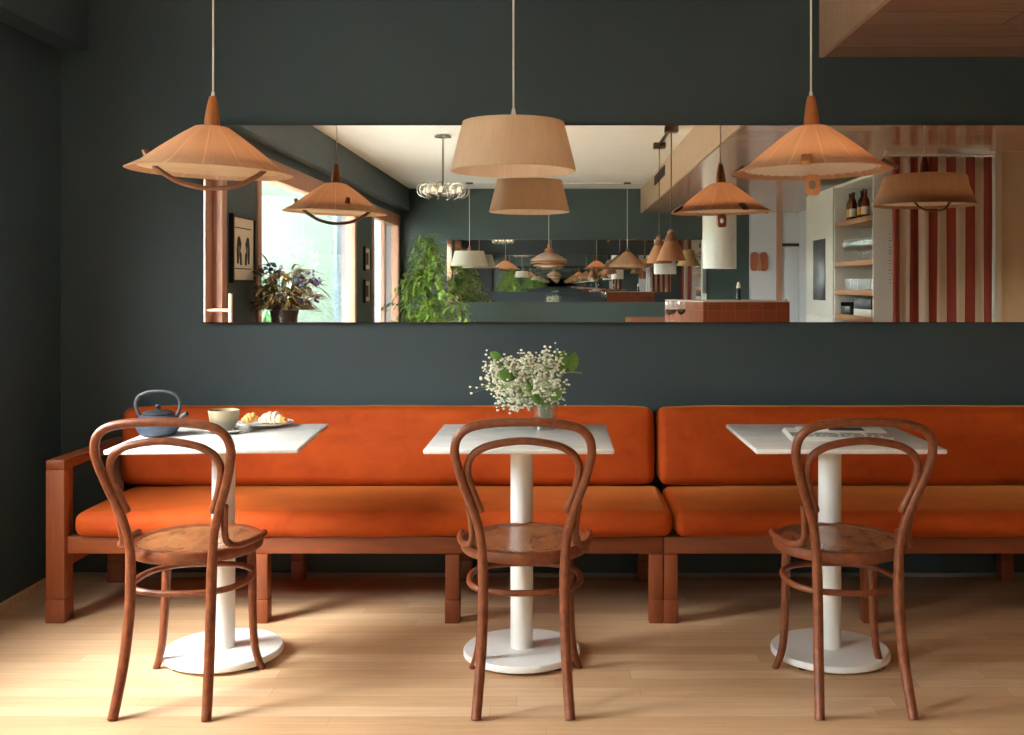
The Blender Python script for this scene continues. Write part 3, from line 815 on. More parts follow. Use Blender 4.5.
# two bell lamps over the bar
for (yy, lab) in ((-4.31, 'brown bell pendant lamp over the bar, in front of its twin'), (-5.35, 'brown bell pendant lamp over the bar, half hidden behind its twin')):
    t = thing('pendant_lamp', (0.95, yy, 1.475), lab, 'lamp', 'bell pendant lamps above the bar')
    MB().lathe(shell([(0.045, 0.165), (0.06, 0.15), (0.09, 0.09), (0.115, 0.02), (0.122, 0.0)], 0.004), 48, closed=True).build('lamp_shade', M['bell'], t)
    MB().lathe([(0, 0.16), (0.045, 0.16), (0.052, 0.18), (0.04, 0.21), (0.03, 0.215), (0.034, 0.235), (0.015, 0.26), (0, 0.262)], 24).build('cap', M['lamp_wood_dark'], t)
    MB().tube([(0, 0, 0.26), (0, 0, ZC-1.475-0.05)], 0.0045, 8).build('cord', M['brass_dark'], t)
    MB().box(-0.055, 0.055, -0.055, 0.055, ZC-1.475-0.05, ZC-1.475, 0.002).build('canopy', M['brass_dark'], t)
tr = MB().box(0.94, 0.96, -5.29, -4.37, ZC-0.020, ZC-0.001).build('ceiling_track', M['brass_dark'], smooth=0)
tag(tr, 'dark ceiling track joining the two bell lamps above the bar', 'lamp track')
# woven hat lamp beside the hood
t = thing('pendant_lamp', (1.36, -6.47, 1.47), 'small woven wicker pendant lamp next to the white cylindrical hood', 'lamp')
MB().lathe(shell([(0.02, 0.175), (0.06, 0.165), (0.075, 0.08), (0.12, 0.02), (0.125, 0.0)], 0.004), 40, closed=True).build('lamp_shade', M['wicker'], t)
MB().tube([(0, 0, 0.17), (0, 0, ZS-1.47)], 0.003, 8).build('cord', M['brass_dark'], t)

# chandelier of glass petals
t = thing('chandelier', (-1.02, -4.82, 2.11), 'polished metal chandelier with a ring of clear glass petals', 'chandelier')
MB().lathe([(0, 0.47), (0.075, 0.47), (0.075, 0.478), (0.02, 0.489), (0, 0.4895)], 32).build('canopy', M['steel'], t)
MB().tube([(0, 0, 0.02), (0, 0, 0.475)], 0.009, 12).build('rod', M['steel'], t)
MB().lathe([(0.0, -0.02), (0.05, -0.02), (0.055, 0.0), (0.05, 0.03), (0, 0.03)], 28).build('hub', M['steel'], t)
for k in range(12):
    a = 2*PI*k/12; rr = 0.15 + 0.02*(k % 2)
    arm = MB().tube(spline([(0.04*math.cos(a), 0.04*math.sin(a), 0.01), (0.10*math.cos(a), 0.10*math.sin(a), 0.045), (rr*math.cos(a), rr*math.sin(a), 0.06), ((rr+0.06)*math.cos(a+.15), (rr+0.06)*math.sin(a+.15), 0.03), ((rr+0.05)*math.cos(a+.2), (rr+0.05)*math.sin(a+.2), -0.04), (rr*math.cos(a+.1), rr*math.sin(a+.1), -0.07)], 5), 0.0045, 8).build('arm', M['steel'], t)
    MB().ball((rr*math.cos(a), rr*math.sin(a), 0.0), 0.042, 14, sz=1.1).build('glass_petal', M['glassware'], arm)
    MB().ball((rr*math.cos(a), rr*math.sin(a), 0.0), 0.014, 10, sz=1.5).build('bulb', M['bulb_glow'], arm)

# ------------------------------------------------------------------ on the tables
# teapot
t = thing('teapot', (-1.384, -0.955, 0.7505), 'blue grey cast iron teapot with black arched handle', 'teapot')
MB().lathe([(0, 0.0), (0.048, 0.0), (0.060, 0.006), (0.072, 0.026), (0.0745, 0.040), (0.071, 0.055), (0.060, 0.068), (0.052, 0.072), (0, 0.073)], 56).build('body', M['iron'], t)
lid = MB().lathe([(0, 0.073), (0.052, 0.073), (0.053, 0.077), (0.045, 0.083), (0.02, 0.087), (0, 0.088)], 48).build('lid', M['iron_dark'], t)
MB().lathe([(0, 0.087), (0.005, 0.087), (0.005, 0.091), (0.009, 0.095), (0.010, 0.101), (0.006, 0.106), (0, 0.107)], 20).build('knob', M['iron_dark'], lid)
P = spline([(0.062, -0.01, 0.040), (0.082, -0.013, 0.052), (0.096, -0.016, 0.070), (0.108, -0.018, 0.078)], 6)
MB().tube(P, [0.016 - 0.008*i/(len(P)-1) for i in range(len(P))], 14).build('spout', M['iron_dark'], t)
P = spline([(-0.062, 0, 0.064), (-0.073, 0, 0.085), (-0.077, 0, 0.110), (-0.066, 0, 0.134), (-0.035, 0, 0.148), (0, 0, 0.151), (0.035, 0, 0.148), (0.066, 0, 0.134), (0.077, 0, 0.110), (0.073, 0, 0.085), (0.062, 0, 0.064)], 6)
MB().tube(P, 0.0045, 12, flat=(0.75, 1.4), up=(0, 1, 0)).build('handle', M['iron_dark'], t)
# saucer and cup
t = thing('saucer', (-1.170, -0.885, 0.7505), 'small grey saucer under the stoneware cup', 'saucer')
MB().lathe([(0, 0), (0.040, 0), (0.045, 0.002), (0.070, 0.010), (0.076, 0.013), (0.075, 0.0145), (0.068, 0.0125), (0.044, 0.005), (0, 0.005)], 48).build('dish', M['plate'], t)
t = thing('teacup', (-1.178, -0.885, 0.7558), 'beige and grey stoneware cup standing on its saucer', 'cup')
MB().lathe([(0, 0), (0.027, 0), (0.029, 0.004), (0.037, 0.012), (0.048, 0.035), (0.0545, 0.073), (0.0535, 0.0745), (0.0515, 0.073), (0.045, 0.036), (0.034, 0.014), (0, 0.010)], 52).build('bowl', M['cup'], t)
MB().lathe([(0, 0.056), (0.0488, 0.056), (0.0488, 0.0565), (0, 0.0565)], 40).build('tea', plain('black_tea', '#5a3015', 0.1), t)
# plate and pastries
t = thing('plate', (-1.080, -0.715, 0.7505), 'white side plate holding torn pastry at the table back', 'plate')
MB().lathe([(0, 0), (0.060, 0), (0.065, 0.002), (0.098, 0.011), (0.104, 0.014), (0.103, 0.016), (0.096, 0.0135), (0.064, 0.006), (0, 0.006)], 56).build('dish', M['plate'], t)
def lump(mb, pts, rads, seg=12, jag=0.15):
    P = spline(pts, 5); n = len(P); R = []
    for i in range(n):
        f = i/(n-1)*(len(rads)-1); j = min(int(f), len(rads)-2)
        R.append(max(0.002, (rads[j]+(rads[j+1]-rads[j])*(f-j)) * (1+jag*math.sin(i*2.1))))
    mb.tube(P, R, seg)
    for v in mb.bm.verts: v.co += Vector((random.uniform(-1, 1), random.uniform(-1, 1), random.uniform(-1, 1)))*0.0012
    return mb
t = lump(MB(), [(-0.030, -0.012, 0.016), (-0.012, -0.002, 0.022), (0.006, 0.006, 0.026), (0.022, 0.004, 0.016)], [0.006, 0.018, 0.017, 0.006]).build('croissant', M['pastry'], loc=(-1.128, -0.725, 0.7563))
tag(t, 'torn golden croissant end at the plate side nearest the cup', 'pastry')
t = thing('croissant', (-1.052, -0.715, 0.7563), 'larger sugar dusted croissant half on the plate', 'pastry')
lump(MB(), [(-0.048, -0.01, 0.012), (-0.02, 0.0, 0.023), (0.012, 0.002, 0.024), (0.040, -0.008, 0.014)], [0.008, 0.021, 0.022, 0.008]).build('crumb', M['sugar'], t)
lump(MB(), [(0.026, -0.014, 0.016), (0.040, -0.016, 0.020), (0.056, -0.012, 0.012)], [0.007, 0.014, 0.006]).build('crust', M['pastry'], t)

# jar with baby's breath
JX, JY, JZ = -0.047, -0.80, 0.7505
t = thing('glass_jar', (JX, JY, JZ), 'clear glass jar of water holding the white flowers', 'jar')
MB().lathe([(0, 0), (0.040, 0), (0.044, 0.004), (0.044, 0.085), (0.046, 0.088), (0.043, 0.090), (0.0405, 0.085), (0.0405, 0.008), (0, 0.008)], 44).build('vessel', M['glassware'], t)
MB().lathe([(0, 0.009), (0.040, 0.009), (0.040, 0.045), (0, 0.045)], 40).build('water', mat_thin_glass('water', (0.92, 0.95, 0.93, 1)), t)
t = thing('flower_bouquet', (JX+0.004, JY, JZ), "airy bouquet of tiny white baby's breath with green leaves", 'flowers')
rnd = random.Random(3)
stems, blos = MB(), MB()
cx, cz = -0.082, 0.198
tips = []
for i in range(62):
    while True:
        u = Vector((rnd.uniform(-1, 1), rnd.uniform(-1, 1), rnd.uniform(-1, 1)))
        if u.length < 1: break
    tip = Vector((cx + u.x*0.165, u.y*0.10, cz + u.z*0.125 - 0.10*max(0, -u.x*0.35)))
    b0 = Vector((rnd.uniform(-0.025, 0.025), rnd.uniform(-0.025, 0.025), 0.012))
    mid = b0.lerp(tip, 0.5) + Vector((0.025*rnd.uniform(-1, 1)+0.02, 0, 0.02))
    neck = Vector((rnd.uniform(-0.030, 0.02), rnd.uniform(-0.025, 0.025), 0.09))
    stems.tube(spline([b0, neck, neck.lerp(tip, 0.55)+Vector((0, 0, 0.012)), tip], 4), 0.0011, 5)
    tips.append((neck.lerp(tip, 0.55), tip))
for (m_, tip) in tips:
    for j in range(26):
        c = m_.lerp(tip, rnd.uniform(0.35, 1.05)) + Vector((rnd.gauss(0, 0.022), rnd.gauss(0, 0.022), rnd.gauss(0, 0.018)))
        if c.z < 0.055: continue
        stems.tube([m_.lerp(tip, 0.7), c], 0.0005, 3, caps=False)
        r = rnd.uniform(0.0036, 0.0060)
        blos.ball(c, r, 6, 1, 1, 0.8)
stems.build('stems', M['stem'], t)
bl = blos.build('blossoms', M['petal'], t); bl['kind'] = 'stuff'; bl['label'] = 'tiny white blossoms'
def leaf_mesh(mb, base, d, up, L, W, curl=0.15, fold=0.15):
    d = Vector(d).normalized(); up = Vector(up); side = d.cross(up).normalized(); up = side.cross(d).normalized()
    n = 6; rows = []
    for i in range(n+1):
        f = i/n; w = W*math.sin(PI*min(1, f*0.92+0.05))**0.8
        p = Vector(base) + d*(L*f) - up*(curl*L*f*f)
        rows.append([mb.bm.verts.new(p - side*w*0.5 + up*fold*w), mb.bm.verts.new(p), mb.bm.verts.new(p + side*w*0.5 + up*fold*w)])
    for i in range(n):
        for k in (0, 1): mb.bm.faces.new([rows[i][k], rows[i][k+1], rows[i+1][k+1], rows[i+1][k]])
def leaf(base, d, up, L, W, name='leaf', curl=0.1):
    mb = MB(); leaf_mesh(mb, base, d, up, L, W, curl)
    o = mb.build(name, M['leaf'], t)
    md = o.modifiers.new('thick', 'SOLIDIFY'); md.thickness = 0.0012
    return o
leaf((0.060, 0, 0.205), (0.05, 0, 1), (0, -1, 0.1), 0.078, 0.045)
leaf((0.092, 0, 0.208), (0.16, 0, 1), (0, -1, 0.1), 0.070, 0.040)
leaf((-0.115, -0.06, 0.185), (-0.9, -0.2, 0.45), (0.2, -1, 0.2), 0.06, 0.045)
leaf((-0.045, -0.07, 0.16), (-0.8, -0.3, -0.3), (0.2, -1, 0.2), 0.035, 0.026)
leaf((-0.02, -0.055, 0.10), (-0.35, -0.4, 0.5), (0, -1, 0.3), 0.05, 0.032)
leaf((0.02, -0.05, 0.11), (0.5, -0.2, 0.6), (0, -1, 0.3), 0.06, 0.035)
leaf((-0.16, 0.0, 0.25), (-0.8, 0, 0.5), (0, -1, 0.2), 0.05, 0.03)
MB().tube(spline([(0.0, 0, 0.02), (0.02, 0, 0.12), (0.055, 0, 0.19), (0.085, 0, 0.205), (0.13, 0.0, 0.202)], 5), 0.0022, 6).build('twig', M['stem'], t)

# newspaper
t = thing('newspaper', (0.957, -0.985, 0.7505), 'folded newspaper lying on the marble table top', 'newspaper', rz=math.radians(-5))
for k in range(4):
    g = MB(); w, d = 0.172-0.002*k, 0.120-0.002*k
    g.box(-w, w, -d+0.004*k, d, 0.0035*k, 0.0035*k+0.0032, 0.0012, 2)
    g.build('page_fold', M['paper'], t)
top = MB().box(-0.125, 0.168, 0.0, 0.118, 0.0141, 0.0175, 0.001).build('page_fold', M['paper'], t)
ph = MB().box(-0.02, 0.10, 0.02, 0.105, 0.0176, 0.0180).build('photograph', M['ink_dark'], t, smooth=0)
tx = MB(); rnd = random.Random(5)
yy = -0.105
for row in range(4):
    x = -0.165
    hgt = 0.010 if row in (0, 2) else 0.005
    while x < 0.15:
        wl = rnd.uniform(0.012, 0.04); tx.box(x, min(x+wl, 0.165), yy, yy+hgt, 0.0138, 0.01405); x += wl+0.007
    yy += hgt+0.009
for c in range(4):
    x = -0.165 + c*0.086
    for row in range(4):
        y0 = -0.045+row*0.011
        tx.box(x, x+0.07-(0.02 if row == 3 else 0), y0, y0+0.0045, 0.0138, 0.01402)
tx.build('print', M['ink'], t, smooth=0)

# ------------------------------------------------------------------ things along the left wall
def picture(name, y0, y1, z0, z1, label, figs=True):
    w, h_ = y1-y0, z1-z0
    t = thing(name, (XL, (y0+y1)/2, z0), label, 'picture', 'framed prints on the window wall')
    f = MB(); b = 0.02
    f.box(0, 0.03, -w/2, -w/2+b, 0, h_).box(0, 0.03, w/2-b, w/2, 0, h_).box(0, 0.03, -w/2+b, w/2-b, 0, b).box(0, 0.03, -w/2+b, w/2-b, h_-b, h_)
    f.build('picture_frame', M['frame_black'], t, smooth=0)
    MB().box(0.004, 0.016, -w/2+b, w/2-b, b, h_-b).build('mount', M['cream_card'], t, smooth=0)
    m = MB()
    if figs:
        # two dark upright abstract shapes with notches
        Rq = Matrix.Rotation(PI/2, 4, 'Z')
        for cy, fl in ((-0.09, 1), (0.09, -1)):
            for poly in ([(-.05, .28), (-.015, .28), (-.005, .40), (-.02, .52), (.01, .66), (-.04, .68), (-.06, .50)], [(.015, .26), (.055, .26), (.05, .42), (.02, .47), (.045, .58), (.0, .70), (-.01, .56), (.0, .44)]):
                m.prism([(cy+fl*px, pz*h_) for px, pz in poly], -0.0175, -0.016, Rq)
        m.box(0.016, 0.017, -w*0.36, w*0.36, h_*0.2, h_*0.215).box(0.016, 0.017, -w*0.36, w*0.36, h_*0.80, h_*0.815)
    else:
        m.box(0.016, 0.0175, -w*0.22, w*0.22, h_*0.25, h_*0.75)
    m.build('print', M['ink_dark'] if figs else M['ink'], t, smooth=0)
    return t
picture('framed_print', -2.94, -2.42, 1.285, 1.745, 'black framed print of two dark upright shapes beside the door handle')
picture('framed_print', -7.55, -7.20, 1.43, 1.70, 'upper of two small black framed prints between the windows', False)
picture('framed_print', -7.55, -7.20, 1.07, 1.33, 'lower of two small black framed prints between the windows', False)

t = thing('console_table', (-1.98, -2.84, 0), 'narrow dark wooden console standing under the framed print', 'console')
MB().box(-0.17, 0.17, -0.30, 0.30, 0.80, 0.83, 0.003).build('top', M['dark_console'], t)
MB().box(-0.15, 0.15, -0.27, 0.27, 0.70, 0.80, 0.002).build('apron', M['dark_console'], t)
for sx in (-1, 1):
    for sy in (-1, 1):
        MB().box(sx*0.145-0.02, sx*0.145+0.02, sy*0.27-0.02, sy*0.27+0.02, 0, 0.70, 0.002).build('leg', M['dark_console'], t)
# dried flowers
VX, VY, VZ = -1.93, -2.90, 0.831
t = thing('flower_vase', (VX, VY, VZ), 'dark brown vase holding the dried flowers by the window', 'vase')
MB().lathe([(0, 0), (0.075, 0), (0.082, 0.01), (0.092, 0.10), (0.088, 0.20), (0.102, 0.262), (0.097, 0.262), (0.081, 0.20), (0.075, 0.03), (0, 0.02)], 40).build('vessel', M['dark_pot'], t)
t = thing('dried_bouquet', (VX, VY, VZ), 'dried bouquet of purple, yellow and thistle heads in the dark vase', 'flowers')
rnd = random.Random(11); st, lv, pu, ye, th = MB(), MB(), MB(), MB(), MB()
for i in range(90):
    a = rnd.uniform(0, 2*PI); sp = rnd.uniform(0.03, 0.27); hgt = rnd.uniform(0.36, 0.63) - sp*0.45
    tip = Vector((sp*math.cos(a), sp*math.sin(a), hgt))
    P = spline([(0.03*math.cos(a), 0.03*math.sin(a), 0.03), (0.06*math.cos(a), 0.06*math.sin(a), 0.25), tip], 5)
    st.tube(P, 0.0028, 5)
    k = i % 6
    if k == 0:
        for j in range(10): pu.ball(tip + Vector((rnd.gauss(0, .013), rnd.gauss(0, .013), rnd.gauss(0, .018))), 0.010, 6)
    elif k == 1 and i < 20:
        for j in range(8): ye.ball(tip + Vector((rnd.gauss(0, .012), rnd.gauss(0, .012), rnd.gauss(0, .008))), 0.011, 6)
    elif k == 2 and i < 40: th.ball(tip, 0.017, 10)
    for j in range(7):
        q_ = P[rnd.randrange(5, len(P))]
        leaf_mesh(lv, q_, (math.cos(a)+rnd.gauss(0, .5), math.sin(a)+rnd.gauss(0, .5), rnd.uniform(-.3, .9)), (0.1, 0.2, 1), rnd.uniform(.07, .15), rnd.uniform(.014, .032), 0.5)
for q_ in (st, lv, pu, ye, th):
    for v in q_.bm.verts:
        if q_ is lv: v.co.z = max(v.co.z, 0.268)
        v.co.x = max(v.co.x, XL+0.045-VX)
st.build('stems', M['dry_stem'], t); lv.build('leaves', M['dry_leaf'], t)
pu.build('purple_heads', M['purple'], t); ye.build('yellow_heads', M['yellow'], t); th.build('thistle_heads', M['thistle'], t)

# potted tree
t = thing('potted_tree', (-1.53, -7.65, 0), 'tall leafy potted tree in the corner beside the opposite mirror', 'tree')
pot = MB().lathe([(0, 0), (0.15, 0), (0.16, 0.02), (0.20, 0.40), (0.205, 0.42), (0.19, 0.42), (0.185, 0.38), (0, 0.38)], 40).build('pot', M['pot_white'], t)
MB().lathe([(0, 0.381), (0.182, 0.381), (0.1, 0.395), (0, 0.397)], 30).build('soil', M['soil'], t)
tk, fo = MB(), MB(); rnd = random.Random(21)
tk.tube(spline([(0, 0, 0.39), (0.02, 0, 0.8), (-0.01, 0.02, 1.3), (0.0, 0, 1.82)], 6), [0.022-0.00085*i for i in range(19)], 8)
for i in range(84):
    z = rnd.uniform(0.55, 1.76); a = rnd.uniform(0, 2*PI)
    env = 0.50 if z < 1.15 else 0.07+0.40*(1-(z-1.15)/0.80)
    reach = env * rnd.uniform(0.35, 1.15)
    e = Vector((reach*math.cos(a), reach*math.sin(a), z - 0.06 - reach*rnd.uniform(0.0, 0.5)))
    P = spline([(0, 0, z), (reach*0.45*math.cos(a), reach*0.45*math.sin(a), z+0.06), e], 6)
    tk.tube(P, 0.003, 4)
    for q_ in P[3:]:
        for j in range(4):
            leaf_mesh(fo, q_+Vector((rnd.gauss(0, .03), rnd.gauss(0, .03), rnd.gauss(0, .03))), (math.cos(a)*.4+rnd.gauss(0, .8), math.sin(a)*.4+rnd.gauss(0, .8), rnd.uniform(-1.0, 0.3)), (0.1, 0.1, 1), rnd.uniform(.055, .10), rnd.uniform(.018, .032), 0.2)
for v in fo.bm.verts: v.co.x = max(v.co.x, XL+0.03+1.53)
tk.build('trunk', M['bark'], t); fo.build('foliage', M['tree_leaf'], t)

# shrub outside the window
for (sx, sy, hgt, lab, sd) in ((-4.75, -12.0, 1.35, 'pale green bamboo shrub outside the big window', 31), (-5.6, -14.6, 1.2, 'low bamboo shrub outside near the court end wall', 33)):
    t = thing('bamboo_shrub', (sx, sy, -0.05), lab, 'shrub', 'bamboo shrubs in the court')
    tk, fo = MB(), MB(); rnd = random.Random(sd)
    for i in range(14):
        a = rnd.uniform(0, 2*PI); sp = rnd.uniform(0.1, 0.7)
        P = spline([(0.1*math.cos(a), 0.1*math.sin(a), 0), (sp*.5*math.cos(a), sp*.5*math.sin(a), hgt*.6), (sp*math.cos(a), sp*math.sin(a), hgt*rnd.uniform(.7, 1))], 6)
        tk.tube(P, 0.008, 5)
        for q_ in P[4:]:
            for j in range(5):
                leaf_mesh(fo, q_, (rnd.gauss(0, 1), rnd.gauss(0, 1), rnd.gauss(0.1, .6)), (0.1, 0.1, 1), rnd.uniform(.15, .3), rnd.uniform(.03, .05), 0.4)
    tk.build('canes', M['stem'], t); fo.build('foliage', M['out_leaf'], t)

# ------------------------------------------------------------------ bar side (seen in the mirror)
def uvbox(mb, x0, x1, y0, y1, z0, z1):
    """box with metric UVs so that tiles keep their size"""
    mb.box(x0, x1, y0, y1, z0, z1)
    for f in mb.bm.faces:
        f.normal_update(); n = f.normal
        for lp in f.loops:
            c = lp.vert.co
            lp[mb.uv].uv = (c.y, c.z) if abs(n.x) > .5 else ((c.x, c.z) if abs(n.y) > .5 else (c.x, c.y))
    return mb
t = thing('bar_counter', (1.48, -5.25, 0), 'terracotta tiled bar counter with lower side ledge', 'counter')
def uvpoly(mb, polys, z0, z1):
    # plan polygons raised to a height, metric UVs along each face
    for P in polys:
        n = len(P)
        vs = [mb.bm.verts.new((x-1.48, y+5.25, z)) for z in (z0, z1) for x, y in P]
        fl = [vs[:n][::-1], vs[n:]] + [[vs[i], vs[(i+1) % n], vs[(i+1) % n+n], vs[i+n]] for i in range(n)]
        for k, q_ in enumerate(fl):
            f = mb.bm.faces.new(q_)
            e = (q_[1].co-q_[0].co).length
            for j, lp in enumerate(f.loops):
                c = lp.vert.co
                lp[mb.uv].uv = (c.x, c.y) if k < 2 else ((0 if j in (0, 3) else e), c.z)
    return mb
BODY = [(1.14, -3.745), (0.93, -4.635), (1.82, -4.635), (1.82, -3.745)]
uvpoly(MB(), [BODY], 0, 1.135).build('tiled_body', M['tile'], t, smooth=0)
uvpoly(MB(), [BODY], 1.135, 1.143).build('worktop', M['worktop'], t, smooth=0)
uvpoly(MB(), [[(0.72, -3.745), (0.72, -6.75), (1.40, -6.75), (1.40, -4.637), (0.928, -4.637), (1.138, -3.745)]], 0, 0.93).build('ledge', M['tile'], t, smooth=0)

def wine_glass(x, y, z, label, group, wine=False):
    t = thing('wine_glass', (x, y, z), label, 'glass', group)
    MB().lathe([(0, 0), (0.034, 0), (0.034, 0.002), (0.006, 0.006), (0.004, 0.012), (0.004, 0.085), (0.010, 0.092), (0.030, 0.115), (0.037, 0.140), (0.034, 0.185), (0.031, 0.205), (0.030, 0.205), (0.033, 0.185), (0.035, 0.140), (0.028, 0.117), (0, 0.096)], 22).build('goblet', M['glassware'], t)
    if wine: MB().lathe([(0, 0.098), (0.026, 0.116), (0.034, 0.135), (0.0345, 0.146), (0, 0.146)], 22).build('wine', M['wine'], t)
    return t
wine_glass(0.885, -3.86, 0.9305, 'glass of red wine on the bar ledge, leftmost of three', 'glasses of red wine on the bar ledge', True)
wine_glass(0.99, -3.93, 0.9305, 'glass of red wine on the bar ledge, rightmost of three', 'glasses of red wine on the bar ledge', True)
wine_glass(0.94, -4.10, 0.9305, 'glass of red wine on the bar ledge, middle of three', 'glasses of red wine on the bar ledge', True)

t = thing('pepper_mill', (1.53, -4.40, 1.1435), 'dark pepper mill with pale cap on the bar top', 'mill')
MB().lathe([(0, 0), (0.026, 0), (0.026, 0.02), (0.018, 0.05), (0.022, 0.10), (0, 0.10)], 20).build('body', M['black'], t)
MB().lathe([(0, 0.10), (0.020, 0.10), (0.016, 0.125), (0.010, 0.15), (0, 0.152)], 20).build('cap', M['cream_card'], t)

t = thing('extractor_hood', (1.775, -7.06, 1.45), 'white cylindrical extractor hood hanging from the wooden soffit', 'hood')
MB().lathe([(0.17, 0.0), (0.186, 0.0), (0.186, ZS-1.45), (0.17, ZS-1.45)], 56, closed=True).build('drum', M['white_gloss'], t)
MB().lathe([(0, 0.03), (0.169, 0.03), (0.169, 0.036), (0, 0.036)], 48).build('filter', M['steel'], t)

# wall ornament of rounded boards
t = thing('wall_ornament', (2.75, YF+0.12, 1.46), 'reddish wooden ornament of rounded boards on the white wall', 'ornament')
def rboard(cx, w, h_, z0, th0, th1, nm, mat):
    poly = []
    for k in range(24):
        a = 2*PI*k/24; c_, s_ = math.cos(a), math.sin(a)
        poly.append((cx + w/2*math.copysign(abs(c_)**0.6, c_), z0 + h_/2 + h_/2*math.copysign(abs(s_)**0.6, s_)))
    MB().prism(poly, th0, th1).build(nm, mat, t)
rboard(-0.065, 0.11, 0.26, 0.0, 0.001, 0.03, 'board', M['tile_wood'])
rboard(0.065, 0.11, 0.26, 0.0, 0.001, 0.03, 'board', M['tile_wood'])
rboard(0.0, 0.05, 0.16, 0.0, 0.03, 0.05, 'spoon', M['shelf_wood'])

# shelf unit and tall cabinet facing the room
X0, X1 = 2.60, 3.00
t = thing('shelf_unit', (2.8, -4.775, 0), 'white open shelf unit of bottles and glasses with oak shelves', 'shelves')
sp = MB().box(-0.2, 0.33, 0.595, 0.615, 0, ZS-0.02, 0.002).build('side_panel', M['white_cab'], t)
mk = MB(); rnd = random.Random(9)
for k in range(16):
    z = 1.28 + k*0.027; w = rnd.uniform(0.012, 0.04)
    mk.box(0.0-w/2-0.06, w/2-0.06, 0.615, 0.6158, z, z+rnd.uniform(0.006, 0.014))
mk.build('lettering', plain('grey_print', '#b4b0a6', 0.8), sp, smooth=0)
MB().box(-0.2, 0.2, -0.615, -0.595, 0, 2.20, 0.002).build('side_panel', M['white_cab'], t)
MB().box(0.18, 0.2, -0.595, 0.595, 0, 2.20).build('back_panel', M['white_cab'], t, smooth=0)
MB().box(-0.2, 0.2, -0.595, 0.595, 2.175, 2.20, 0.002).build('top_panel', M['white_cab'], t)
MB().box(-0.19, 0.18, -0.595, 0.595, 0.0, 0.93, 0.003).build('cupboard', M['white_cab'], t)
SH = (1.0, 1.225, 1.485, 1.855)
for z in SH: MB().box(-0.2, 0.18, -0.595, 0.595, z-0.045, z, 0.003).build('shelf', M['shelf_wood'], t)

t = thing('tall_cabinet', (2.8, -5.935, 0), 'tall white cabinet with dark glass panel beside the shelves', 'cabinet')
MB().box(-0.19, 0.2, -0.54, 0.54, 0, 2.2, 0.003).build('carcass', M['white_cab'], t)
d = MB().box(-0.21, -0.19, -0.53, 0.53, 0.98, 2.19, 0.003).build('door', M['white_cab'], t)
MB().box(-0.214, -0.21, -0.22, 0.26, 1.12, 1.72, 0.001).build('glass_panel', M['dark_glass'], d)
MB().box(-0.21, -0.19, -0.53, 0.53, 0.02, 0.965, 0.003).build('door', M['white_cab'], t)

# bottles on the top shelf
cols = ['#6b4a1e', '#5a1a14', '#22261c', '#3a2a16', '#7a3418', '#1c1c1e', '#40301c', '#26301f']
names = ['amber bottle', 'dark red bottle', 'olive green bottle', 'brown bottle', 'copper brown bottle', 'black bottle', 'dull brown bottle', 'dark green bottle']
where = ['first from the cabinet', 'second from the cabinet', 'third from the cabinet', 'fourth from the cabinet', 'fifth from the cabinet', 'sixth from the cabinet', 'next to last by the end panel', 'last by the end panel']
rnd = random.Random(4)
for k in range(8):
    t = thing('spirit_bottle', (2.72+rnd.uniform(-.03, .05), -5.24+k*0.127, SH[3]+0.0005), names[k]+' on the top shelf, '+where[k], 'bottle', 'bottles on the top shelf')
    r = rnd.uniform(0.034, 0.042); hh = rnd.uniform(0.13, 0.19)
    MB().lathe([(0, 0), (r, 0), (r, hh), (r*0.75, hh+0.03), (0.013, hh+0.055), (0.013, hh+0.085), (0, hh+0.085)], 20).build('vessel', plain('bottle_glass', cols[k], 0.1, var=0.05), t)
    MB().lathe([(0, hh+0.085), (0.015, hh+0.085), (0.015, hh+0.108), (0, hh+0.108)], 14).build('stopper', M['black'] if k % 2 else M['lamp_wood_dark'], t)
    MB().lathe([(r+0.0003, hh*0.25), (r+0.0012, hh*0.25), (r+0.0012, hh*0.72), (r+0.0003, hh*0.72)], 20, closed=True).build('bottle_label', M['cream_card'] if k % 3 else M['yellow'], t)
# stemmed glasses
gp = None
for k in range(11):
    for row in (0, 1):
        lab = 'clear stemmed wine glass in the crowded rows on the second shelf'
        p = (2.68+row*0.12, -5.28+k*0.095, SH[2]+0.0005)
        if gp is None: gp = wine_glass(*p, lab, 'stemmed glasses on the second shelf')
        else: c = copy_tree(gp); c.location = p
# tumblers
tp = None
for k in range(7):
    p = (2.70, -5.26+k*0.113, SH[1]+0.0005)
    if tp is None:
        tp = MB().lathe([(0, 0), (0.030, 0), (0.036, 0.10), (0.0345, 0.10), (0.0285, 0.006), (0, 0.006)], 24).build('tumbler', M['glassware'])
        tag(tp, 'short clear tumbler lined up on the third shelf', 'glass', 'tumblers on the third shelf'); tp.location = p
    else:
        c = tp.copy(); COL.objects.link(c); c.location = p
t = MB().lathe([(0, 0), (0.03, 0), (0.05, 0.03), (0.055, 0.07), (0.052, 0.07), (0.045, 0.03), (0, 0.008)], 28).build('brass_bowl', plain('brass', '#b08a4a', 0.3, metal=1.0), loc=(2.74, -4.40, SH[1]+0.0005))
tag(t, 'small brass bowl at the end of the tumbler row', 'bowl')
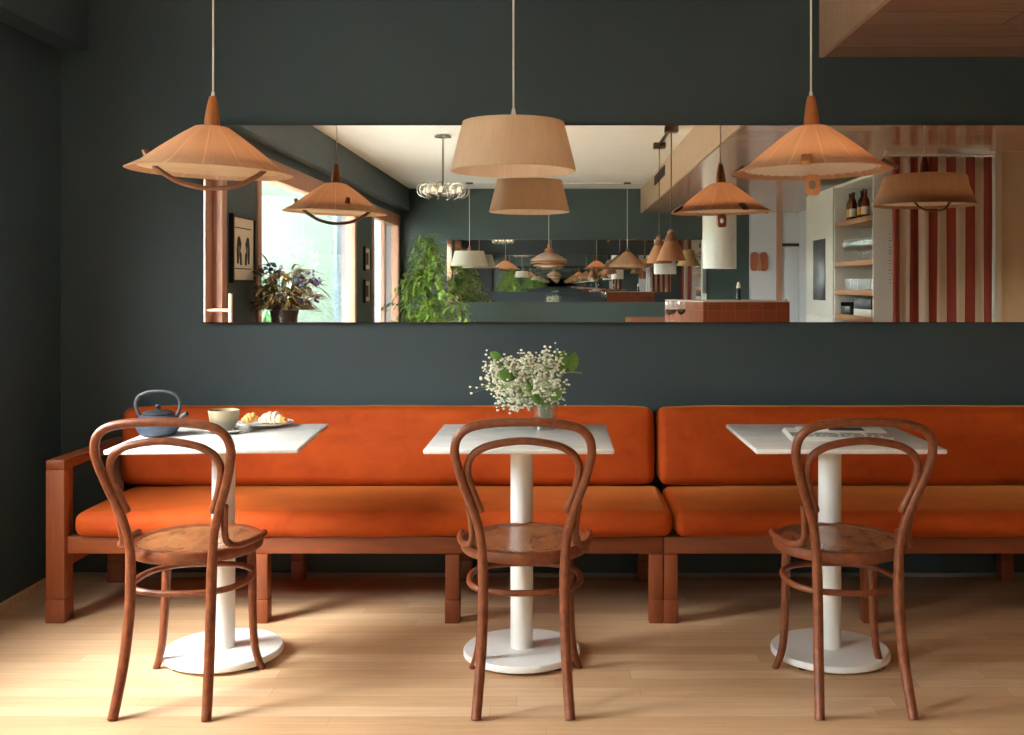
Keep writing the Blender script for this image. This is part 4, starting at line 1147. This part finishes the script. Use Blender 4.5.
# dark crates with white fronts on the lowest shelf
t = thing('bottle_crate', (2.76, -4.62, SH[0]+0.0005), 'dark crate with white front on the lowest shelf by the end panel', 'crate', 'crates on the lowest shelf')
MB().box(-0.12, 0.12, -0.26, 0.26, 0.06, 0.15, 0.003).build('bin', M['black'], t)
MB().box(-0.12, 0.12, -0.26, 0.26, 0.0, 0.06, 0.003).build('base', M['white_cab'], t)
t = MB().box(-0.10, 0.10, -0.16, 0.16, 0, 0.075, 0.004).box(-0.10, 0.10, -0.16, -0.15, 0.075, 0.11).box(-0.10, 0.10, 0.15, 0.16, 0.075, 0.11).build('serving_tray', M['black'], loc=(2.74, -5.15, SH[0]+0.0005))
tag(t, 'low black tray on the lowest shelf next to the cabinet', 'tray')

# curtain and its rail
t = thing('striped_curtain', (2.86, -3.29, 0.02), 'red and white vertically striped curtain beside the shelves', 'curtain')
cm = MB(); n = 150; nz = 14
grid = []
for j in range(nz+1):
    fz = j/nz; row = []
    for i in range(n+1):
        u = i/n
        x = -0.385 + 0.75*u + 0.010*math.sin(u*23+fz*2.0)*(1-fz)
        yv = 0.014*math.sin(u*2*PI*6.5+0.6) + 0.010*math.sin(u*19+2*(1-fz)) + 0.006*math.sin(u*47)
        row.append(cm.bm.verts.new((x, yv, fz*2.20)))
    grid.append(row)
for j in range(nz):
    for i in range(n):
        f = cm.bm.faces.new([grid[j][i], grid[j][i+1], grid[j+1][i+1], grid[j+1][i]])
        for lp, (a, b_) in zip(f.loops, ((i, j), (i+1, j), (i+1, j+1), (i, j+1))): lp[cm.uv].uv = (a/n, b_/nz)
o = cm.build('cloth', M['curtain'], t, smooth=80)
md = o.modifiers.new('thick', 'SOLIDIFY'); md.thickness = 0.003
for k in range(8):
    MB().lathe([(0.009, -0.002), (0.012, -0.002), (0.012, 0.002), (0.009, 0.002)], 14, M=Matrix.Translation((-0.36+k*0.1, 0, 2.213)) @ Matrix.Rotation(PI/2, 4, 'Y'), closed=True).build('curtain_ring', M['white_metal'], t)
t = MB().tube([(2.42, -3.29, 2.236), (3.24, -3.29, 2.236)], 0.009, 12).box(2.43, 2.45, -3.30, -3.28, 2.236, ZS-0.0003).box(3.20, 3.22, -3.30, -3.28, 2.236, ZS-0.0003).build('curtain_rail', M['white_metal'])
tag(t, 'white curtain rail under the wooden soffit', 'rail')

# downlights in the soffit
for (x, y, pw, lab) in ((3.30, -2.2, 44, 'recessed downlight before the beige wall'), (2.05, -7.9, 17, 'recessed downlight behind the extractor hood'), (2.0, -4.7, 17, 'recessed downlight above the shelf unit side')):
    t = thing('recessed_downlight', (x, y, ZS), lab, 'light', 'recessed downlights in the soffit')
    MB().lathe([(0.032, -0.004), (0.05, -0.004), (0.05, 0), (0.032, 0)], 28, closed=True).build('ring', M['steel'], t)
    MB().lathe([(0, -0.003), (0.032, -0.003), (0.032, -0.001), (0, -0.001)], 24).build('lens', M['lamp_glow'], t)
    L = bpy.data.lights.new('downlight', 'SPOT'); L.energy = pw; L.color = (1.0, 0.76, 0.5) if x > 3 else (1.0, 0.88, 0.74)
    L.spot_size = math.radians(110); L.spot_blend = 0.8; L.shadow_soft_size = 0.03
    lo = bpy.data.objects.new('downlight', L); COL.objects.link(lo); lo.location = (0, 0, -0.02); lo.parent = t

# ------------------------------------------------------------------ daylight
w = bpy.data.worlds.new('World'); SC.world = w; w.use_nodes = True
bg = w.node_tree.nodes['Background']
bg.inputs[0].default_value = (0.95, 0.98, 1.0, 1); bg.inputs[1].default_value = 38.0
def portal(y0, y1, z0, z1):
    L = bpy.data.lights.new('portal', 'AREA'); L.shape = 'RECTANGLE'; L.size = y1-y0; L.size_y = z1-z0
    L.cycles.is_portal = True
    o = bpy.data.objects.new('portal', L); COL.objects.link(o)
    o.location = (XL-0.16, -(y0+y1)/2, (z0+z1)/2)
    o.rotation_euler = Matrix(((0, 0, -1), (1, 0, 0), (0, -1, 0))).to_euler()   # -Z looks along +X
    return o
portal(DO[0], DO[1], 0.65, DO[3])
L = bpy.data.lights.new('sun', 'SUN'); L.energy = 9.0; L.angle = math.radians(32); L.color = (1.0, 0.965, 0.91)
o = bpy.data.objects.new('sun', L); COL.objects.link(o); o.location = (-7, -6, 6)
o.rotation_euler = Vector((0.68, 0.44, -0.58)).to_track_quat('-Z', 'Y').to_euler()
portal(*W1); portal(*W2)

# ------------------------------------------------------------------ camera
cam = bpy.data.cameras.new('Camera'); co = bpy.data.objects.new('Camera', cam); COL.objects.link(co)
co.location = (0, -4.605, 1.27); co.rotation_euler = (PI/2, 0, 0)
cam.sensor_fit = 'HORIZONTAL'; cam.sensor_width = 36; cam.lens = 1055/1024*36
cam.shift_x = -46/1024; cam.shift_y = -82.5/1024; cam.clip_start = 0.05; cam.clip_end = 100
SC.camera = co
SC.view_settings.view_transform = 'Standard'; SC.view_settings.look = 'None'
SC.view_settings.exposure = 0.08; SC.view_settings.gamma = 1.0; SC.view_settings.use_curve_mapping = False
cy = SC.cycles
cy.max_bounces = 20; cy.diffuse_bounces = 6; cy.glossy_bounces = 12; cy.transmission_bounces = 8; cy.transparent_max_bounces = 24
cy.sample_clamp_indirect = 20.0
cy.caustics_reflective = False; cy.caustics_refractive = False
